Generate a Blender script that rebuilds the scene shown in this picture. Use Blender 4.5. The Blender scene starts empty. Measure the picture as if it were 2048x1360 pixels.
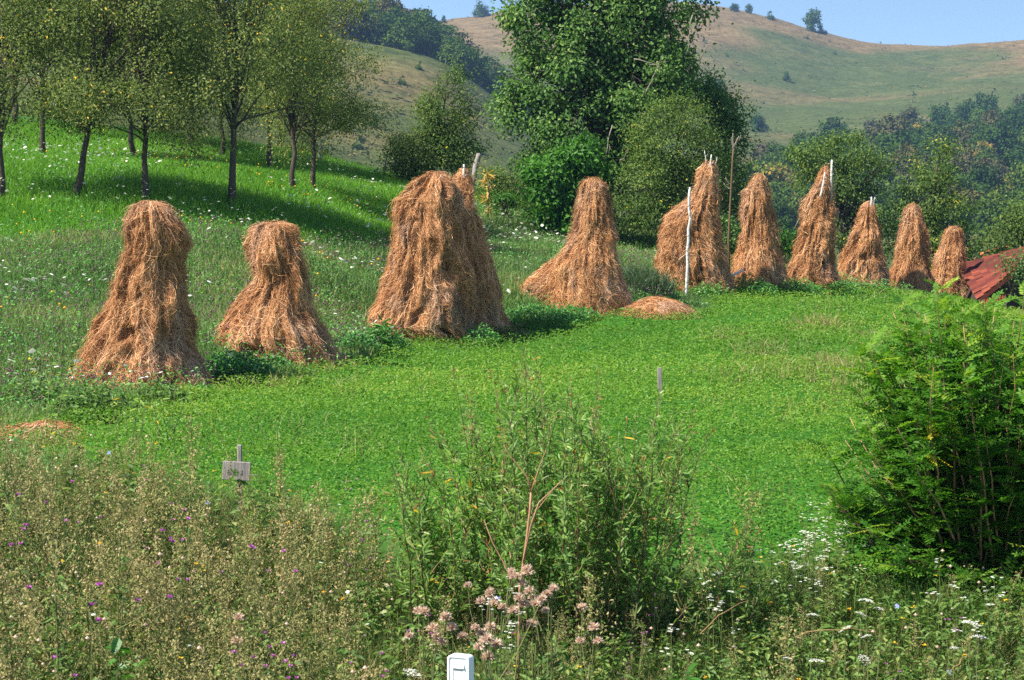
import bpy, math
import numpy as np
from math import radians, pi

RNG = np.random.default_rng(11)
SC = bpy.context.scene
COL = SC.collection
F = 3822.0            # focal length in photo pixels (2048 wide)
HV = 483.0            # photo row of the horizon
CZ = 2.0              # camera height
PITCH = math.atan((680 - HV) / F)

def P(u, v, d):
    """world point seen at photo pixel (u, v), d metres ahead of the camera"""
    x = (u - 1024) / F; y = -(v - 680) / F
    dy = math.cos(PITCH) + y * math.sin(PITCH)
    dz = -math.sin(PITCH) + y * math.cos(PITCH)
    t = d / dy
    return np.array([x * t, d, CZ + dz * t])

def unit(a):
    return a / np.maximum(np.linalg.norm(a, axis=-1, keepdims=True), 1e-9)

# ------------------------------------------------------------------ noise
def vnoise(p, seed=0):
    p = np.asarray(p, float); i = np.floor(p).astype(np.int64); f = p - i
    f = f * f * (3 - 2 * f)
    def h(ix, iy, iz):
        n = (ix * 374761393 + iy * 668265263 + iz * 1274126177 + seed * 974711) & 0xffffffff
        n = ((n ^ (n >> 13)) * 1103515245) & 0xffffffff
        n = ((n ^ (n >> 16)) * 2246822519) & 0xffffffff
        return ((n ^ (n >> 15)) & 0xffff) / 65535.0
    r = 0
    for dx in (0, 1):
        wx = f[..., 0] if dx else 1 - f[..., 0]
        for dy in (0, 1):
            wy = f[..., 1] if dy else 1 - f[..., 1]
            for dz in (0, 1):
                wz = f[..., 2] if dz else 1 - f[..., 2]
                r = r + wx * wy * wz * h(i[..., 0] + dx, i[..., 1] + dy, i[..., 2] + dz)
    return r
def fbm(p, seed=0, o=3):
    p = np.asarray(p, float); r = 0; a = .5; s = 0
    for k in range(o):
        r = r + a * vnoise(p * 2 ** k + 17.3 * k, seed + k); s += a; a *= .5
    return r / s

# ------------------------------------------------------------------ mesh builder
class MB:
    def __init__(s):
        s.V = []; s.Q = []; s.T = []; s.R = []; s.mq = []; s.mt = []; s.n = 0
    def add(s, V, Q=None, T=None, R=.5, m=0):
        V = np.asarray(V, float).reshape(-1, 3)
        if Q is not None and len(Q):
            Q = np.asarray(Q, np.int64).reshape(-1, 4); s.Q.append(Q + s.n); s.mq.append(np.full(len(Q), m))
        if T is not None and len(T):
            T = np.asarray(T, np.int64).reshape(-1, 3); s.T.append(T + s.n); s.mt.append(np.full(len(T), m))
        s.V.append(V); s.R.append(np.broadcast_to(np.asarray(R, float), (len(V),)))
        s.n += len(V)
    def arrays(s):
        cat = lambda l, w, t: np.concatenate(l) if l else np.zeros((0, w) if w else 0, t)
        return cat(s.V, 3, float), cat(s.Q, 4, np.int64), cat(s.T, 3, np.int64), cat(s.R, 0, float), cat(s.mq, 0, np.int64), cat(s.mt, 0, np.int64)
    def scatter(s, src, pos, rz, sc, rj=.12, tilt=.0):
        """merge transformed copies of src (used only for ground cover nobody could count)"""
        V, Q, T, R, mq, mt = src.arrays(); n = len(pos); k = len(V)
        c, sn = np.cos(rz), np.sin(rz)
        X = V[None, :, 0] * c[:, None] - V[None, :, 1] * sn[:, None]
        Y = V[None, :, 0] * sn[:, None] + V[None, :, 1] * c[:, None]
        W = np.stack([X, Y, np.broadcast_to(V[None, :, 2], X.shape)], -1) * sc[:, None, None]
        if tilt:
            tx = RNG.normal(0, tilt, n); ty = RNG.normal(0, tilt, n)
            W[..., 0] += W[..., 2] * tx[:, None]; W[..., 1] += W[..., 2] * ty[:, None]
        W = W + pos[:, None, :]
        off = (np.arange(n) * k)[:, None, None]
        s.V.append(W.reshape(-1, 3))
        s.R.append(np.clip(R[None, :] + RNG.normal(0, rj, n)[:, None], 0, 1).reshape(-1))
        if len(Q): s.Q.append((Q[None] + off).reshape(-1, 4) + s.n); s.mq.append(np.tile(mq, n))
        if len(T): s.T.append((T[None] + off).reshape(-1, 3) + s.n); s.mt.append(np.tile(mt, n))
        s.n += n * k
    def build(s, name, mats, parent=None, smooth=False):
        V, Q, T, R, mq, mt = s.arrays()
        if parent is not None: V = V - np.array(parent.location)
        me = bpy.data.meshes.new(name)
        nq, nt = len(Q), len(T)
        me.vertices.add(len(V)); me.vertices.foreach_set('co', V.astype(np.float32).ravel())
        me.loops.add(nq * 4 + nt * 3)
        me.loops.foreach_set('vertex_index', np.concatenate([Q.ravel(), T.ravel()]).astype(np.int32))
        me.polygons.add(nq + nt)
        me.polygons.foreach_set('loop_start', np.concatenate([np.arange(nq) * 4, nq * 4 + np.arange(nt) * 3]).astype(np.int32))
        me.polygons.foreach_set('material_index', np.concatenate([mq, mt]).astype(np.int32))
        me.polygons.foreach_set('use_smooth', np.full(nq + nt, smooth))
        me.attributes.new('rnd', 'FLOAT', 'POINT').data.foreach_set('value', R.astype(np.float32))
        for m in (mats if isinstance(mats, (list, tuple)) else [mats]): me.materials.append(m)
        me.update(calc_edges=True)
        o = bpy.data.objects.new(name, me); COL.objects.link(o)
        if parent is not None: o.parent = parent
        return o

def tag(o, label=None, cat=None, group=None, kind=None):
    if label: o['label'] = label
    if cat: o['category'] = cat
    if group: o['group'] = group
    if kind: o['kind'] = kind
    return o
def thing(name, loc, label, cat, group=None):
    o = bpy.data.objects.new(name, None); COL.objects.link(o); o.location = [float(a) for a in loc]
    o.empty_display_size = .2
    return tag(o, label, cat, group)
def dup(root, loc, rz=0, sc=1, label=None, group=None):
    r = root.copy(); COL.objects.link(r); r.location = [float(a) for a in loc]; r.rotation_euler = (0, 0, rz)
    r.scale = (sc, sc, sc) if np.isscalar(sc) else sc
    if label: r['label'] = label
    if group: r['group'] = group
    for ch in list(root.children):
        c = ch.copy(); COL.objects.link(c); c.parent = r
        for g in list(ch.children):
            e = g.copy(); COL.objects.link(e); e.parent = c
    return r

# ------------------------------------------------------------------ shapes
def leafset(mb, C, A, N, L, W, R, m=0, six=False, fold=.18, droop=0.):
    n = len(C); A = unit(A); S = unit(np.cross(A, N)); U = np.cross(S, A)
    L = np.broadcast_to(np.asarray(L, float), (n,))[:, None]; W = np.broadcast_to(np.asarray(W, float), (n,))[:, None]
    R = np.broadcast_to(np.asarray(R, float), (n,))
    dn = np.array([0, 0, -1.]) * droop
    if six:
        a1 = C + A * L * .3 + U * W * fold; a2 = C + A * L * .68 + U * W * fold + dn * L * .5; tip = C + A * L + dn * L
        V = np.stack([C, a1 + S * W * .46, a2 + S * W * .4, tip, a2 - S * W * .4, a1 - S * W * .46], 1)
        b = (np.arange(n) * 6)[:, None]
        Q = np.concatenate([b + np.array([[0, 1, 2, 3]]), b + np.array([[0, 3, 4, 5]])])
        mb.add(V, Q, None, np.repeat(R, 6), m)
    else:
        md = C + A * L * .45 + U * W * fold; tip = C + A * L + dn * L
        V = np.stack([C, md + S * W * .5, tip, md - S * W * .5], 1)
        b = (np.arange(n) * 4)[:, None]
        mb.add(V, b + np.array([[0, 1, 2, 3]]), None, np.repeat(R, 4), m)

def blades(mb, B, H, W, lean, R, m=0):
    n = len(B); th = RNG.uniform(0, 2 * pi, n); ph = RNG.uniform(0, 2 * pi, n)
    H = np.broadcast_to(np.asarray(H, float), (n,)); W = np.broadcast_to(np.asarray(W, float), (n,))
    s = np.stack([np.cos(th), np.sin(th), 0 * th], 1) * (W / 2)[:, None]
    ln = np.stack([np.cos(ph), np.sin(ph), 0 * ph], 1) * (np.abs(RNG.normal(0, lean, n)) * H)[:, None]
    z = np.zeros((n, 3)); z[:, 2] = H
    M = B + ln * .35 + z * .58; Tp = B + ln + z * .97
    V = np.stack([B - s, B + s, M + s * .8, M - s * .8, Tp], 1)
    b = (np.arange(n) * 5)[:, None]
    mb.add(V, b + np.array([[0, 1, 2, 3]]), b + np.array([[3, 2, 4]]), np.repeat(np.broadcast_to(R, (n,)), 5), m)

def tube(mb, pts, rad, n=6, m=0, R=.5, cap=True):
    pts = np.asarray(pts, float); k = len(pts); rad = np.broadcast_to(np.asarray(rad, float), (k,))
    t = unit(np.gradient(pts, axis=0)); ref = np.array([1., .13, 0]) if abs(t[0][2]) > .6 else np.array([0, .1, 1.])
    a = unit(np.cross(t, ref)); b = np.cross(t, a)
    an = np.arange(n) * 2 * pi / n
    V = pts[:, None] + rad[:, None, None] * (np.cos(an)[None, :, None] * a[:, None] + np.sin(an)[None, :, None] * b[:, None])
    i = np.arange(n); j = (i + 1) % n
    Q = np.concatenate([np.stack([r * n + i, r * n + j, (r + 1) * n + j, (r + 1) * n + i], 1) for r in range(k - 1)])
    V = V.reshape(-1, 3); T = None
    if cap:
        V = np.concatenate([V, pts[-1:] + t[-1:] * rad[-1] * .4, pts[:1]])
        T = np.concatenate([np.stack([(k - 1) * n + i, (k - 1) * n + j, np.full(n, k * n)], 1), np.stack([j, i, np.full(n, k * n + 1)], 1)])
    mb.add(V, Q, T, R, m)

def box(mb, c, s, R=.5, m=0, M=None):
    c = np.asarray(c, float); s = np.asarray(s, float) / 2
    V = np.array([[x, y, z] for x in (-1, 1) for y in (-1, 1) for z in (-1, 1)], float) * s
    if M is not None: V = V @ np.asarray(M).T
    Q = [[0, 1, 3, 2], [4, 6, 7, 5], [0, 4, 5, 1], [2, 3, 7, 6], [0, 2, 6, 4], [1, 5, 7, 3]]
    mb.add(V + c, Q, None, R, m)

def curve_pts(p0, p1, n=5, sag=0., wob=0., rng=RNG):
    t = np.linspace(0, 1, n)[:, None]; p = np.asarray(p0) * (1 - t) + np.asarray(p1) * t
    p[:, 2] += (sag * 4 * t * (1 - t))[:, 0]
    if wob: p[1:-1] += rng.normal(0, wob, (n - 2, 3))
    return p

# ------------------------------------------------------------------ materials
def mat(name):
    m = bpy.data.materials.new(name); m.use_nodes = True
    nt = m.node_tree; nt.nodes.clear()
    return m, nt, nt.nodes, nt.links
def ramp(nt, stops, fac=None, const=False):
    r = nt.nodes.new('ShaderNodeValToRGB'); e = r.color_ramp.elements
    while len(e) < len(stops): e.new(.5)
    for k, (p, c) in enumerate(stops): e[k].position = p; e[k].color = (*c, 1)
    if const: r.color_ramp.interpolation = 'CONSTANT'
    if fac is not None: nt.links.new(fac, r.inputs[0])
    return r.outputs[0]
def attr(nt, name='rnd'):
    a = nt.nodes.new('ShaderNodeAttribute'); a.attribute_name = name; return a.outputs['Fac']
def noise(nt, scale, detail=4, rough=.6, vec=None, dist=0.):
    n = nt.nodes.new('ShaderNodeTexNoise'); n.inputs['Scale'].default_value = scale
    n.inputs['Detail'].default_value = detail; n.inputs['Roughness'].default_value = rough; n.inputs['Distortion'].default_value = dist
    if vec is not None: nt.links.new(vec, n.inputs['Vector'])
    return n.outputs['Fac']
def objco(nt, scale=None):
    t = nt.nodes.new('ShaderNodeTexCoord').outputs['Object']
    if scale:
        mp = nt.nodes.new('ShaderNodeMapping'); mp.inputs['Scale'].default_value = scale
        nt.links.new(t, mp.inputs[0]); t = mp.outputs[0]
    return t
def mixc(nt, f, a, b, mode='MIX'):
    m = nt.nodes.new('ShaderNodeMix'); m.data_type = 'RGBA'; m.blend_type = mode
    for sock, x in ((m.inputs[0], f), (m.inputs[6], a), (m.inputs[7], b)):
        if isinstance(x, bpy.types.NodeSocket): nt.links.new(x, sock)
        elif isinstance(x, (int, float)): sock.default_value = x
        else: sock.default_value = (*x, 1)
    return m.outputs[2]
def mathn(nt, op, a, b=None, clamp=False):
    m = nt.nodes.new('ShaderNodeMath'); m.operation = op; m.use_clamp = clamp
    for k, x in enumerate((a, b)):
        if x is None: continue
        if isinstance(x, bpy.types.NodeSocket): nt.links.new(x, m.inputs[k])
        else: m.inputs[k].default_value = x
    return m.outputs[0]
def principled(nt, col, rough=.8, spec=.3, bump=None, bs=.3, bd=.02):
    p = nt.nodes.new('ShaderNodeBsdfPrincipled')
    if isinstance(col, bpy.types.NodeSocket): nt.links.new(col, p.inputs['Base Color'])
    else: p.inputs['Base Color'].default_value = (*col, 1)
    p.inputs['Roughness'].default_value = rough; p.inputs['Specular IOR Level'].default_value = spec
    if bump is not None:
        b = nt.nodes.new('ShaderNodeBump'); b.inputs['Strength'].default_value = bs; b.inputs['Distance'].default_value = bd
        nt.links.new(bump, b.inputs['Height']); nt.links.new(b.outputs[0], p.inputs['Normal'])
    return p.outputs[0]
def out(nt, sh):
    o = nt.nodes.new('ShaderNodeOutputMaterial'); nt.links.new(sh, o.inputs[0])
def leafmat(name, stops, trans=.35, rough=.5, spec=.35, tint=(1.15, 1.25, .6)):
    m, nt, N, L = mat(name)
    c = ramp(nt, stops, attr(nt))
    if name.startswith('wood_'):      # every tree of the woods has its own shade of green
        oi = N.new('ShaderNodeObjectInfo').outputs['Random']
        c = mixc(nt, 1., c, ramp(nt, [(0, (.62, .75, .7)), (.35, (1, 1, 1)), (.7, (1.35, 1.25, 1.0)), (1, (1.6, 1.35, 1.05))], oi), 'MULTIPLY')
    p = principled(nt, c, rough, spec)
    t = N.new('ShaderNodeBsdfTranslucent')
    L.new(mixc(nt, 1., c, tint, 'MULTIPLY'), t.inputs[0])
    mx = N.new('ShaderNodeMixShader'); mx.inputs[0].default_value = trans
    L.new(p, mx.inputs[1]); L.new(t.outputs[0], mx.inputs[2]); out(nt, mx.outputs[0])
    return m
def plain(name, stops, rough=.8, spec=.25, nscale=None, ns=(1, 1, 1), amt=.5, bump=.0):
    """colour by 'rnd' times a fine noise"""
    m, nt, N, L = mat(name)
    c = ramp(nt, stops, attr(nt)); b = None
    if nscale:
        n = noise(nt, nscale, 4, .65, objco(nt, ns))
        c = mixc(nt, amt, c, ramp(nt, [(.25, (.35, .35, .35)), (.75, (1.25, 1.25, 1.25))], n), 'MULTIPLY')
        b = n if bump else None
    out(nt, principled(nt, c, rough, spec, b, .6, bump or .01)); return m

G = lambda r, g, b: (r, g, b)
M_CLOVER = leafmat('clover_leaf', [(0, G(0.0677, 0.171, 0.0147)), (.5, G(0.12, 0.259, 0.021)), (.85, G(0.204, 0.331, 0.0368)), (1, G(0.386, 0.364, 0.0735))], .4, .5, .3)
M_GRASS = leafmat('meadow_grass', [(0, G(0.0789, 0.146, 0.0468)), (.5, G(0.157, 0.258, 0.0762)), (.85, G(0.343, 0.343, 0.132)), (1, G(0.736, 0.428, 0.294))], .35, .55, .25)
M_LAWN = leafmat('orchard_grass', [(0, G(0.0683, 0.186, 0.0144)), (.5, G(0.137, 0.329, 0.024)), (1, G(0.273, 0.429, 0.048))], .4, .5, .3)
M_HERB = leafmat('herb_leaf', [(0, G(0.0437, 0.146, 0.0328)), (.5, G(0.0955, 0.281, 0.0546)), (1, G(0.191, 0.439, 0.0955))], .3, .45, .35)
M_ORCH = leafmat('plum_leaf', [(0, G(0.0735, 0.112, 0.0289)), (.45, G(0.16, 0.216, 0.0537)), (.8, G(0.294, 0.338, 0.104)), (.93, G(0.418, 0.41, 0.144)), (.96, G(0.9, 0.554, 0.0619)), (1, G(0.9, 0.616, 0.0619))], .42, .55, .25)
M_BIGT = leafmat('walnut_leaf', [(0, G(0.0462, 0.0955, 0.0319)), (.5, G(0.101, 0.202, 0.0478)), (.85, G(0.174, 0.319, 0.0744)), (1, G(0.319, 0.425, 0.132))], .4, .55, .2)
M_YOUNG = leafmat('young_walnut_leaf', [(0, G(0.039, 0.125, 0.0168)), (.5, G(0.078, 0.225, 0.0264)), (1, G(0.156, 0.338, 0.048))], .42, .5, .25)
M_OLIVE = leafmat('olive_leaf', [(0, G(0.0508, 0.102, 0.0228)), (.5, G(0.116, 0.191, 0.0418)), (.9, G(0.23, 0.318, 0.0761)), (.965, G(0.322, 0.361, 0.095)), (.98, G(0.797, 0.637, 0.0571)), (1, G(0.797, 0.637, 0.0571))], .4, .55, .2)
M_WOOD = leafmat('wood_leaf', [(0, G(0.02, 0.0469, 0.0123)), (.35, G(0.0402, 0.0875, 0.0165)), (.7, G(0.0754, 0.133, 0.0227)), (.9, G(0.143, 0.165, 0.0309)), (1, G(0.252, 0.172, 0.0515))], .2, .8, .05)
M_LOCUST = leafmat('locust_leaflet', [(0, G(0.0414, 0.134, 0.0144)), (.5, G(0.0829, 0.23, 0.0206)), (.8, G(0.176, 0.333, 0.0309)), (.95, G(0.31, 0.428, 0.0514)), (.97, G(0.666, 0.507, 0.0206)), (1, G(0.666, 0.57, 0.0206))], .48, .5, .25)
M_WILLOW = leafmat('willow_leaf', [(0, G(0.103, 0.206, 0.0477)), (.45, G(0.206, 0.355, 0.0795)), (.8, G(0.355, 0.481, 0.148)), (.92, G(0.549, 0.572, 0.276)), (.95, G(0.389, 0.206, 0.0901)), (.975, G(0.389, 0.206, 0.0901)), (.98, G(0.801, 0.481, 0.0424)), (1, G(0.801, 0.481, 0.0424))], .5, .45, .35)
M_MUG = leafmat('seeding_weed', [(0, G(.16, .19, .06)), (.4, G(.31, .29, .11)), (.75, G(.48, .4, .19)), (1, G(.5, .33, .2))], .28, .8, .1, (1.1, 1, .7))
M_WEED = leafmat('weed_leaf', [(0, G(.055, .12, .026)), (.5, G(.115, .215, .045)), (.85, G(.2, .3, .075)), (1, G(.3, .33, .1))], .35, .5, .25)
M_BROAD = leafmat('broad_leaf', [(0, G(.03, .11, .015)), (.5, G(.06, .2, .022)), (1, G(.12, .28, .04))], .35, .4, .4)
M_WHITE = leafmat('white_floret', [(0, G(.6, .62, .5)), (1, G(.85, .86, .8))], .25, .7, .1, (1, 1, .95))
M_MAG = leafmat('magenta_floret', [(0, G(.35, .06, .3)), (.6, G(.6, .14, .55)), (1, G(.7, .3, .65))], .25, .7, .1, (1, .9, 1))
M_MAUVE = leafmat('mauve_floret', [(0, G(0.126, 0.063, 0.072)), (1, G(0.306, 0.153, 0.216))], .2, .8, .1, (0.9, 0.81, 0.9))
M_YEL = leafmat('yellow_floret', [(0, G(.75, .36, .02)), (1, G(.85, .6, .04))], .25, .7, .1, (1, .9, .6))
M_BLUE = leafmat('blue_floret', [(0, G(.3, .33, .75)), (1, G(.45, .48, .85))], .25, .7, .1, (1, 1, 1))
M_FLUFF = leafmat('seed_fluff', [(0, G(0.538, 0.378, 0.282)), (1, G(0.849, 0.662, 0.53))], .3, .9, .05, (0.9, 0.898, 0.769))
M_TAN = leafmat('dry_stalk', [(0, G(.22, .12, .05)), (.5, G(.36, .2, .09)), (1, G(.52, .36, .18))], .15, .8, .1, (1, .9, .7))
M_STEM = plain('green_stem', [(0, G(.05, .09, .025)), (1, G(.2, .2, .07))], .7)
M_RSTEM = plain('red_brown_stem', [(0, G(.09, .075, .03)), (.5, G(.16, .1, .05)), (.8, G(.44, .24, .13)), (1, G(.5, .3, .18))], .6, .3, 60, (1, 1, .2), .5)
M_BARK = plain('bark', [(0, G(.035, .028, .02)), (.5, G(.085, .07, .055)), (1, G(.19, .165, .13))], .9, .15, 22, (1, 1, .25), .8, .02)
M_DEADW = plain('dead_wood', [(0, G(.17, .14, .11)), (1, G(.36, .31, .25))], .85, .15, 25, (1, 1, .15), .6, .01)

def m_hay():
    m, nt, N, L = mat('hay')
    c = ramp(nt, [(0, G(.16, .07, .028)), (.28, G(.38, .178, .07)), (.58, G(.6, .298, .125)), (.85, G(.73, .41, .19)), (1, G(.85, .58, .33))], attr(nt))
    g = noise(nt, 2.2, 3, .6, objco(nt)); g2 = noise(nt, 1.7, 2, .5, objco(nt, (1, 1, .6)))
    c = mixc(nt, .75, c, ramp(nt, [(.3, (.72, .64, .58)), (.5, (1, 1, 1)), (.72, (1.05, 1.1, 1.18))], g), 'MULTIPLY')
    hs = N.new('ShaderNodeHueSaturation'); hs.inputs['Saturation'].default_value = .55; hs.inputs['Value'].default_value = 1.0; L.new(c, hs.inputs['Color'])
    c = mixc(nt, ramp(nt, [(.52, (0, 0, 0)), (.68, (.45, .45, .45))], g2), c, hs.outputs[0])
    p = principled(nt, c, .62, .25)
    t = N.new('ShaderNodeBsdfTranslucent'); L.new(c, t.inputs[0])
    mx = N.new('ShaderNodeMixShader'); mx.inputs[0].default_value = .09
    L.new(p, mx.inputs[1]); L.new(t.outputs[0], mx.inputs[2]); out(nt, mx.outputs[0]); return m
M_HAY = m_hay()
def m_birch():
    m, nt, N, L = mat('birch_bark')
    n = noise(nt, 14, 3, .7, objco(nt, (1, 1, 2.2)))
    c = ramp(nt, [(.36, (.06, .05, .045)), (.43, (.5, .48, .44)), (.7, (.72, .7, .66))], n)
    out(nt, principled(nt, c, .75, .2, n, .3, .01)); return m
M_BIRCH = m_birch()
def m_greywood():
    m, nt, N, L = mat('weathered_wood')
    n = noise(nt, 9, 5, .65, objco(nt, (6, 6, .6)))
    c = ramp(nt, [(.25, (.12, .105, .095)), (.5, (.27, .24, .22)), (.75, (.42, .39, .36))], n)
    out(nt, principled(nt, c, .88, .15, n, .5, .01)); return m
M_GREYW = m_greywood()
# ------------------------------------------------------------------ terrain
class TPS:
    def __init__(s, X, Y, lam=1e-4):
        s.X = np.asarray(X, float); n = len(X)
        K = s.k(s.X, s.X) + lam * np.eye(n); Pm = np.concatenate([np.ones((n, 1)), s.X], 1)
        A = np.block([[K, Pm], [Pm.T, np.zeros((3, 3))]])
        s.w = np.linalg.solve(A, np.concatenate([np.asarray(Y, float), np.zeros(3)]))
    def k(s, A, B):
        r2 = ((A[:, None] - B[None]) ** 2).sum(-1); return .5 * r2 * np.log(np.maximum(r2, 1e-12))
    def __call__(s, Q):
        Q = np.asarray(Q, float); o = np.empty(len(Q))
        for i in range(0, len(Q), 40000):
            q = Q[i:i + 40000]; o[i:i + 40000] = s.k(q, s.X) @ s.w[:-3] + s.w[-3] + q @ s.w[-2:]
        return o
near = []   # (u, v, d): where the sloping meadow, field and bank stand
for u in (-900, 0, 700, 1400, 2048, 2900):
    near += [(u, HV + F * 2.7 / 7.5, 7.5), (u, HV + F * 2.62 / 9.3, 9.3), (u, HV + F * 2.36 / 11.5, 11.5), (u, HV + F * 2.06 / 13.2, 13.2), (u, HV + F * 1.93 / 15, 15)]
    near += [(u, HV + F * 2.7 / 2.5, 2.5)]
near += [(-900, 890, 18), (0, 882, 18), (700, 882, 18), (1400, 885, 18), (1800, 880, 18), (2100, 890, 18), (2900, 900, 18),
  (1024, 800, 22.4), (1400, 790, 23), (1700, 780, 22.5), (2000, 800, 22.5),
  (-500, 760, 24), (0, 762, 24.3), (290, 770, 24.4), (430, 783, 23.9), (620, 735, 27.6), (690, 738, 27.7), (440, 682, 28.0),
  (80, 680, 27.2), (250, 640, 29.5), (740, 640, 34.0), (860, 686, 33.2), (1030, 662, 34.2), (1180, 628, 36.2), (1255, 632, 36.1), (1040, 572, 37.6), (1000, 600, 36.6),
  (1320, 630, 36.8), (1390, 590, 40.6), (1460, 590, 41), (1320, 555, 42.2), (1520, 574, 42.5), (1640, 576, 44.6), (1730, 574, 50.5), (1825, 584, 52), (1900, 602, 54), (1970, 625, 54),
  (1700, 690, 29), (1850, 640, 40), (1950, 700, 31), (1500, 700, 29), (1700, 620, 37.5),
  (0, 560, 32), (100, 470, 36.5), (450, 560, 33), (560, 500, 36), (400, 450, 39), (700, 560, 37), (650, 450, 42.5), (-500, 520, 34),
  (5, 402, 40), (150, 402, 40), (293, 404, 40), (465, 410, 41), (590, 388, 46), (625, 380, 48), (780, 410, 50), (780, 455, 46), (900, 480, 47), (1000, 420, 54), (1050, 500, 46), (1250, 520, 48),
  (275, 322, 53), (70, 300, 53), (70, 235, 66), (445, 318, 56), (540, 340, 55), (640, 322, 61), (760, 355, 60), (860, 372, 60), (-400, 380, 41), (-800, 330, 45), (-500, 200, 66),
  (1150, 455, 53), (1350, 465, 53), (1480, 500, 54), (1580, 530, 58), (1700, 560, 60), (1950, 640, 62), (2300, 660, 56), (2600, 720, 42), (2700, 800, 25)]
N3 = np.array([P(*q) for q in near])
T_NEAR = TPS(N3[:, :2] / 10, N3[:, 2], 2e-3)

hv = {100: [(-600, 180), (0, 185), (400, 245), (600, 335), (770, 425), (980, 455), (1250, 530), (1700, 640), (2048, 670), (2600, 690)],
 150: [(-600, 160), (0, 160), (400, 215), (600, 330), (770, 395), (980, 430), (1250, 500), (1700, 600), (2048, 620), (2600, 640)],
 300: [(-600, 100), (0, 120), (400, 170), (600, 265), (770, 290), (870, 305), (980, 330), (1100, 370), (1250, 420), (1400, 430), (1700, 445), (2048, 440), (2600, 430)],
 420: [(-600, 30), (0, 60), (400, 80), (600, 95), (770, 112), (870, 135), (980, 205), (1100, 285), (1250, 335), (1400, 355), (1550, 365), (1700, 365), (2048, 350), (2600, 330)],
 520: [(-600, -20), (0, 0), (400, 10), (600, 32), (770, 58), (870, 90), (980, 185), (1100, 255), (1250, 295), (1400, 305), (1550, 315), (1700, 312), (2048, 290), (2600, 260)],
 700: [(-600, 40), (0, 45), (600, 70), (870, 132), (980, 185), (1100, 205), (1250, 210), (1400, 205), (1550, 218), (1700, 222), (2048, 208), (2600, 180)],
 850: [(0, 50), (600, 80), (870, 100), (980, 108), (1100, 106), (1250, 100), (1400, 98), (1550, 122), (1700, 148), (1850, 152), (2048, 142), (2600, 120)],
 1000: [(-600, 60), (0, 60), (600, 55), (770, 50), (870, 46), (980, 34), (1100, 20), (1250, 9), (1400, 11), (1500, 28), (1600, 55), (1700, 79), (1850, 95), (2048, 86), (2600, 60)],
 1130: [(-600, 110), (600, 100), (980, 70), (1250, 45), (1600, 90), (1850, 125), (2048, 118), (2600, 90)],
 1400: [(-600, 170), (600, 160), (980, 140), (1250, 120), (1600, 160), (2048, 180), (2600, 160)]}
HU = []; HVv = []
for d, row in hv.items():
    for u, v in row: HU.append((u / 400, 3.2 * math.log(d))); HVv.append(v)
T_HILL = TPS(HU, HVv, 1e-3)
def hill_v(u, d): return T_HILL(np.stack([np.asarray(u) / 400, 3.2 * np.log(np.asarray(d, float))], 1))
def height(X, Y):
    X = np.asarray(X, float); Y = np.asarray(Y, float)
    zn = T_NEAR(np.stack([X, np.minimum(Y, 100)], 1) / 10)
    p = np.stack([X, Y, 0 * X], 1)
    zn = zn + (fbm(p * .9, 5) - .5) * .12 + (fbm(p * .25, 9) - .5) * .12
    far = Y > 60
    z = zn.copy()
    if far.any():
        xf, yf = X[far], Y[far]; u = np.clip(1024 + xf / yf * F, -2600, 4600)
        v = hill_v(np.clip(u, -600, 2600), np.clip(yf, 60, 1400))
        zf = CZ + (HV - v) / F * yf
        q = np.stack([xf, yf, 0 * xf], 1)
        zf = zf + (fbm(q / 60, 21) - .5) * np.clip((yf - 90) / 200, 0, 1) * 9 + (fbm(q / 14, 22) - .5) * np.clip((yf - 90) / 300, 0, 1) * 2.2
        s = np.clip((yf - 60) / 36, 0, 1); s = s * s * (3 - 2 * s)
        z[far] = zn[far] * (1 - s) + zf * s
    return z
def hz(x, y): return float(height([x], [y])[0])
def on_ground(u, d, dz=0.):
    x = (u - 1024) / F * d; return np.array([x, d, hz(x, d) + dz])

ucol = np.concatenate([np.linspace(-2600, -420, 22)[:-1], np.linspace(-420, 2460, 241), np.linspace(2460, 4600, 22)[1:]])
def sheet(ds):
    U, D = np.meshgrid(ucol, ds); X = (U - 1024) / F * D
    V = np.stack([X.ravel(), D.ravel(), height(X.ravel(), D.ravel())], 1)
    n, k = U.shape; i = np.arange(n - 1)[:, None] * k + np.arange(k - 1)[None]
    Q = np.stack([i, i + 1, i + k + 1, i + k], -1).reshape(-1, 4)
    return V, Q, U.ravel(), D.ravel()

# field outline (alfalfa) in plan
fo = [(380, 803, 23.2), (470, 790, 24.0), (560, 768, 25.6), (700, 741, 27.4), (760, 715, 29.7), (830, 699, 32.0), (950, 682, 33.2), (1060, 663, 34.6), (1250, 643, 35.9), (1390, 641, 36.4), (1440, 606, 39.9), (1500, 592, 41.6),
      (1700, 583, 45), (1860, 594, 51), (1960, 612, 53), (2120, 660, 47), (2250, 800, 26), (2300, 900, 17), (2200, 950, 13.4), (1700, 950, 12.6), (1300, 950, 12.6), (900, 950, 13.1), (500, 950, 14.2), (100, 900, 16.0), (-60, 870, 18.0), (200, 860, 19.5)]
FIELD = np.array([((u - 1024) / F * d, d) for u, v, d in fo])
def in_poly(X, Y, poly):
    c = np.zeros(len(X), bool); n = len(poly)
    for i in range(n):
        x1, y1 = poly[i]; x2, y2 = poly[(i + 1) % n]
        if y1 == y2: continue
        m = ((y1 > Y) != (y2 > Y)) & (X < (x2 - x1) * (Y - y1) / (y2 - y1) + x1); c ^= m
    return c
def wob(X, Y, a=.5):
    p = np.stack([X, Y, 0 * X], 1); return X + (fbm(p * .8, 31) - .5) * a * 2, Y + (fbm(p * .8 + 40, 32) - .5) * a * 2
def in_field(X, Y, a=.45):
    x, y = wob(X, Y, a); return in_poly(x, y, FIELD)

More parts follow.
